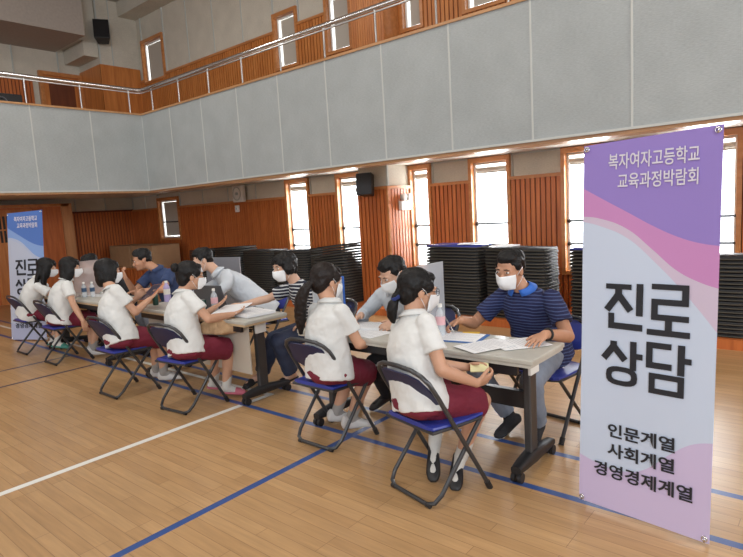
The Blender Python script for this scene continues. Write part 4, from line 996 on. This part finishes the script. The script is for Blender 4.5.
def banner(label, p0, p1, lean, mt, blue=False):
    p0, p1 = V(p0), V(p1); d = (p1 - p0); rz = math.atan2(d.y, d.x); W_ = .6
    t = thing('banner_stand', label, 'banner', (p0.x, p0.y, 0), rz, 'printed guidance banners on stands')
    nx, nz = 12, 36; vs = []; fs = []
    for j in range(nz + 1):
        for i in range(nx + 1):
            x = W_ * i / nx; z = .02 + 1.78 * j / nz; vs.append((x, sag(x, z), z * (1.002 + .011 * i / nx)))
    n0 = len(vs); vs += [(x, y + .0012, z) for x, y, z in vs]
    for j in range(nz):
        for i in range(nx):
            a = j * (nx + 1) + i; fs.append((a, a + 1, a + nx + 2, a + nx + 1)); fs.append((a + n0, a + nx + 1 + n0, a + nx + 2 + n0, a + 1 + n0))
    me = bpy.data.meshes.new('sheet'); me.from_pydata(vs, [], fs); uv = me.uv_layers.new(name='UVMap')
    for l in me.loops:
        c = vs[l.vertex_index]; uv.data[l.index].uv = (c[0] / W_, c[2] / 1.8)
    me.polygons.foreach_set('use_smooth', [True] * len(fs)); me.materials.append(mt)
    so = bpy.data.objects.new('sheet', me); col.objects.link(so); so.parent = t
    so.rotation_euler = (-lean, 0, 0)
    text_obj('lettering', '복자여자고등학교', .1, .125, .515, (1.678, 1.752), .0012, M_['inkw'], so)
    text_obj('lettering', '교육과정박람회', .1, .17, .512, (1.585, 1.657), .0012, M_['inkw'], so)
    S = []
    def R4(x0, z0, x1, z1): S.append([(x0, z0), (x1, z0), (x1, z1), (x0, z1)])
    def L_(x0, z0, x1, z1, w_=.036):
        dx, dz = x1 - x0, z1 - z0; l = math.hypot(dx, dz); ox, oz = -dz / l * w_ / 2, dx / l * w_ / 2
        S.append([(x0 + ox, z0 + oz), (x0 - ox, z0 - oz), (x1 - ox, z1 - oz), (x1 + ox, z1 + oz)])
    # 진
    R4(.125, 1.115, .245, 1.14); L_(.185, 1.12, .185, 1.08, .032); L_(.185, 1.09, .130, 1.012, .032); L_(.185, 1.09, .243, 1.016, .032)
    R4(.268, .995, .298, 1.145); R4(.138, .925, .166, 1.0); R4(.138, .925, .298, .955)
    # 로
    R4(.335, 1.125, .49, 1.15); R4(.462, 1.06, .49, 1.15); R4(.335, 1.055, .49, 1.082); R4(.335, .992, .363, 1.08); R4(.335, .985, .492, 1.012)
    R4(.395, .93, .424, .985); R4(.318, .915, .498, .942)
    # 상
    L_(.166, .865, .166, .83, .032); L_(.166, .84, .118, .775, .032); L_(.166, .84, .222, .778, .032)
    R4(.245, .735, .274, .872); R4(.270, .79, .302, .817)
    n = 18; cx, cz, rx, rz_ = .205, .698, .075, .046
    for i in range(n):
        a, b = 2 * PI * i / n, 2 * PI * (i + 1) / n
        pw = lambda q: (math.copysign(abs(math.cos(q)) ** .7, math.cos(q)), math.copysign(abs(math.sin(q)) ** .7, math.sin(q)))
        (c1, s1), (c2, s2) = pw(a), pw(b)
        S.append([(cx + rx * c1, cz + rz_ * s1), (cx + rx * c2, cz + rz_ * s2), (cx + (rx - .028) * c2, cz + (rz_ - .024) * s2), (cx + (rx - .028) * c1, cz + (rz_ - .024) * s1)])
    # 담
    R4(.318, .855, .425, .882); R4(.318, .765, .346, .882); R4(.318, .762, .428, .79); R4(.452, .745, .481, .882); R4(.478, .800, .508, .826)
    R4(.332, .715, .481, .740); R4(.332, .645, .481, .670); R4(.332, .645, .358, .74); R4(.455, .645, .481, .74)
    strokes('title_lettering', S, M_['ink'], so)
    if True:
        text_obj('lettering', '인문계열', .1, .145, .452, (.388, .458), .0022, M_['ink'], so)
        text_obj('lettering', '사회계열', .1, .145, .452, (.290, .360), .0022, M_['ink'], so)
        text_obj('lettering', '경영경제계열', .1, .078, .53, (.182, .254), .0020, M_['ink'], so)
    for x, z in ((.018, 1.785), (W_ - .018, 1.802), (.018, .04), (W_ - .018, .04)):
        MB().tube([(x + .011 * math.cos(a), -.008, z + .011 * math.sin(a)) for a in [2 * PI * i / 14 for i in range(14)]], .003, 6, closed=True).tube([(x, -.012, z - .014), (x + .003, -.014, z + .004), (x, .006, z + .014), (x, .03, z + .012)], .0035, 6).build('corner_hook', M_['chrome'], so, True)
    # X shaped stand behind
    c = V((.3, .13, .86))
    for x, z in ((.018, 1.79), (W_ - .018, 1.79), (.018, .03), (W_ - .018, .03)):
        MB().tube([c, ((c.x + x) / 2, .09, (c.z + z) / 2), (x, .012, z)], .006, 8).build('stand_arm', M_['black'], so, True)
    MB().tube([c, (.3, .42, .012)], .008, 8).build('rear_leg', M_['black'], t, True)
    for x in (.018, W_ - .018): MB().tube([(x, .022, .03), (x, .03, .008)], .008, 8).build('stand_foot', M_['white'], t, True)
    MB().ell(c, ((.03, 0, 0), (0, .03, 0), (0, 0, .03)), 12, 8).build('stand_hub', M_['black'], so, True)
    return t
banner('tall purple, pink and white banner with large black lettering at right', (-1.01, 2.735, 0), (-.412, 2.66, 0), R_(3.3), BM1)
banner('blue and white banner with black lettering at the far left end', (-9.01, 2.68, 0), (-8.46, 2.95, 0), R_(6.5), BM2, True)

# ---------------------------------------------------------------- things on the tables
TZ = .72
def bottle(x, y, label, kind, h=.21, r=.031):
    t = thing('drink_bottle', label, 'bottle', (x, y, TZ), 0, 'drink bottles on the tables')
    z = [(0, .8), (.01, 1), (.35, 1), (.5, .93), (.62, 1), (.74, .85), (.84, .42), (.90, .40)]
    MB().loft([((0, 0, h * a + .001), (r * b, 0, 0), (0, r * b, 0)) for a, b in z], 20).build('bottle_body', M_['bottle'] if kind != 'lilac' else M_['lilac'], t, 'auto')
    MB().loft([((0, 0, h * .36), (r * 1.02, 0, 0), (0, r * 1.02, 0)), ((0, 0, h * .62), (r * 1.02, 0, 0), (0, r * 1.02, 0))], 20).build('bottle_label', M_[{'pink': 'label', 'blue': 'labelblue', 'lilac': 'white'}[kind]], t, 'auto')
    MB().loft([((0, 0, h * .90), (r * .46, 0, 0), (0, r * .46, 0)), ((0, 0, h), (r * .46, 0, 0), (0, r * .46, 0))], 16).build('bottle_cap', M_['white'], t, 'auto')
bottle(-1.985, 3.0, 'clear water bottle with pink label beside the frosted partition of the nearest table', 'pink')
bottle(-4.36, 2.93, 'clear water bottle with pink label in front of the open laptop', 'pink')
bottle(-6.88, 2.86, 'left one of the two small bottles with dark labels on the farthest table', 'blue', .18, .028)
bottle(-6.80, 2.92, 'right one of the two small bottles with dark labels on the farthest table', 'blue', .18, .028)
bottle(-5.42, 3.08, 'lilac bottle behind the back of the student with the bun', 'lilac', .22, .034)
def can(x, y, label):
    t = thing('drink_can', label, 'can', (x, y, TZ), 0, 'dark drink cans on the tables')
    MB().loft([((0, 0, .001), (.024, 0, 0), (0, .024, 0)), ((0, 0, .01), (.028, 0, 0), (0, .028, 0)), ((0, 0, .10), (.028, 0, 0), (0, .028, 0)), ((0, 0, .112), (.024, 0, 0), (0, .024, 0))], 20).build('can_body', M_['can'], t, 'auto')
    MB().loft([((0, 0, .112), (.024, 0, 0), (0, .024, 0)), ((0, 0, .115), (.022, 0, 0), (0, .022, 0))], 20).build('can_lid', M_['steel'], t, 'auto')
can(-4.45, 2.87, 'dark green can beside the water bottle and laptop')
can(-5.34, 2.90, 'dark green can on the table edge near the tablet')

def sheet(x, y, w_, h_, rz, label, z=TZ + .001, m='paper', name='paper_sheet', cat='paper', th=.0015, lines=True, group=None):
    t = thing(name, label, cat, (x, y, z), math.radians(rz), group)
    MB().box((-w_ / 2, -h_ / 2, 0), (w_ / 2, h_ / 2, th)).build('page', M_[m], t)
    if lines:
        p = MB()
        for k in range(12):
            yy = h_ * (.40 - .068 * k); p.box((-w_ * .42, yy, th), (w_ * (.42 if k % 4 else .1), yy + h_ * .010, th + .0003))
        p.build('printed_lines', M_['print'], t)
    return t
sheet(-1.86, 3.0, .30, .21, 10, 'printed white sheet on the blue clipboard before the man in the polo', TZ + .007)
sheet(-1.86, 3.0, .34, .24, 10, 'dark blue clipboard under a white sheet before the man', TZ + .001, 'bluepaper', 'clipboard', 'clipboard', .005, False)
sheet(-1.60, 2.87, .21, .30, -24, 'printed white sheet nearest the front edge of the nearest table', TZ + .008)
sheet(-1.45, 3.02, .23, .30, -38, 'printed white sheet under the left hand side of the man at the table corner', TZ + .0045)
sheet(-1.84, 3.125, .11, .07, 20, 'small yellow stationery card beside the hand holding a pen', TZ + .001, 'yellow', 'card', 'card', .006, False)
sheet(-2.49, 2.86, .30, .21, -10, 'white sheet hanging near the front edge beside the ponytailed student', TZ + .001)
sheet(-2.56, 3.02, .30, .21, 22, 'open white notebook page under the hand of the adult in white', TZ + .004, th=.012)
sheet(-2.85, 3.05, .26, .20, 12, 'closed grey tablet at the left end of the nearest table', TZ + .001, 'silver', 'tablet_computer', 'tablet', .014, False)
sheet(-3.92, 2.98, .36, .28, -6, 'thick open white booklet before the woman in stripes', TZ + .004, th=.022)
sheet(-4.12, 2.90, .22, .16, 12, 'blue folder lying beside the open white booklet', TZ + .001, 'bluepaper', 'folder', 'folder', .005, False)
sheet(-5.0, 3.05, .28, .2, 5, 'white sheet beside the open laptop of the middle table', TZ + .001)
sheet(-6.75, 3.05, .28, .2, 15, 'white sheet right of the bottles on the farthest table', TZ + .001)
sheet(-7.1, 2.98, .28, .2, -8, 'white sheet left of the bottles on the farthest table', TZ + .001)
# held things
t = sheet(-4.04, 2.87, .32, .22, 8, 'white paper held out by the student with the bun', TZ + .052, th=.003, lines=False); t.rotation_euler = (R_(14), R_(-6), R_(10))
t = sheet(-1.53, 2.68, .10, .075, 25, 'pale yellow memo pad held by the student nearest the camera', .655, 'memo', 'memo_pad', 'memo pad', .006, False); t.rotation_euler = (R_(25), 0, R_(30))
t = thing('tablet_computer', 'dark tablet with orange case held by the bobbed student', 'tablet', (-5.19, 2.78, .875)); t.rotation_euler = (R_(40), R_(-6), R_(-12))
MB().box((-.15, -.11, -.006), (.15, .11, .003)).build('case', M_['orange'], t, bevel=.003); MB().box((-.142, -.102, .003), (.142, .102, .006)).build('screen', M_['screen'], t)
def pen(a, b, label, m='black'):
    a, b = V(a), V(b); t = thing('pen', label, 'pen', a)
    MB().tube([a, a.lerp(b, .9), b], [.0045, .0045, .0012], 8).build('barrel', M_[m], t, True, origin=a)
    MB().tube([a, a.lerp(b, .12)], .0052, 8).build('pen_cap', M_['navy'], t, True, origin=a)
pen((-2.03, 3.09, .86), (-1.90, 3.03, .735), 'grey pen in the right hand of the man in the polo', 'steel')
pen((-2.79, 3.03, .86), (-2.69, 2.98, .735), 'dark pen in the hand of the adult in white blouse')
# paper bag on the lap of the student with the bun
bg = MB().loft([((-4.02, 2.66, .655), (.13, .05, 0), (0, .02, .055)), ((-3.98, 2.74, .66), (.15, .05, 0), (0, .01, .07)), ((-3.93, 2.82, .665), (.14, .04, .0), (0, 0, .05)), ((-3.92, 2.86, .665), (.10, .03, .0), (0, 0, .02))], 20, 3)
o = remeshed(bg, 'paper_bag', M_['kraft'], .008, None, (-4.0, 2.72, .62), 2, .02, .05); o.location = (-4.0, 2.72, .62)
tag(o, 'crumpled brown paper bag on the lap of the student with the bun', 'bag')
# laptop
t = thing('laptop', 'dark laptop open in front of the leaning adult in white', 'laptop', (-4.50, 3.02, TZ), math.radians(14))
MB().box((-.17, -.02, .001), (.17, .21, .018)).build('keyboard_base', M_['laptop'], t, bevel=.004)
l = MB().box((-.17, 0, 0), (.17, .010, .225)).build('lid', M_['laptop'], t, bevel=.004); l.location = (0, -.02, .016); l.rotation_euler = (R_(18), 0, 0)
MB().box((-.158, .0102, .012), (.158, .0115, .215)).build('screen', M_['screen'], l)
# partitions
def board(x, y0, y1, z1, m, label):
    t = thing('desk_partition', label, 'partition', (x, (y0 + y1) / 2, TZ), 0, 'partitions across the tables'); og = V(t.location)
    MB().box((x - .003, y0, TZ + .002), (x + .003, y1, z1)).build('board_sheet', M_[m], t, origin=og)
    for y in (y0 + .06, y1 - .08): MB().box((x - .05, y, TZ + .001), (x + .05, y + .018, TZ + .022)).build('board_foot', M_['white'], t, origin=og)
board(-2.06, 2.86, 3.17, 1.185, 'board', 'frosted grey partition across the nearest table, behind the ponytailed student')
board(-7.0, 2.80, 3.17, 1.14, 'clearboard', 'clear reflective partition on the farthest table')
t = thing('desk_partition', 'pale blue upright board at the left end of the nearest table', 'partition', (-2.98, 3.0, TZ), 0, 'partitions across the tables')
MB().box((-.004, -.16, .002), (.004, .16, .33)).build('board_sheet', M_['shirtc'], t); MB().box((-.008, .155, .002), (.008, .175, .335)).build('board_edge', M_['bright'], t)
t = thing('standing_partition', 'grey partition board standing behind the leaning adult in white', 'partition', (-6.42, 4.5, 0), R_(12))
MB().box((-.30, -.012, .06), (.30, .012, 1.03)).build('board_sheet', M_['silver'], t, bevel=.004)
for x in (-.25, .25): MB().box((x - .02, -.16, 0), (x + .02, .16, .03)).box((x - .015, -.015, .03), (x + .015, .015, .08)).build('board_foot', M_['black'], t)
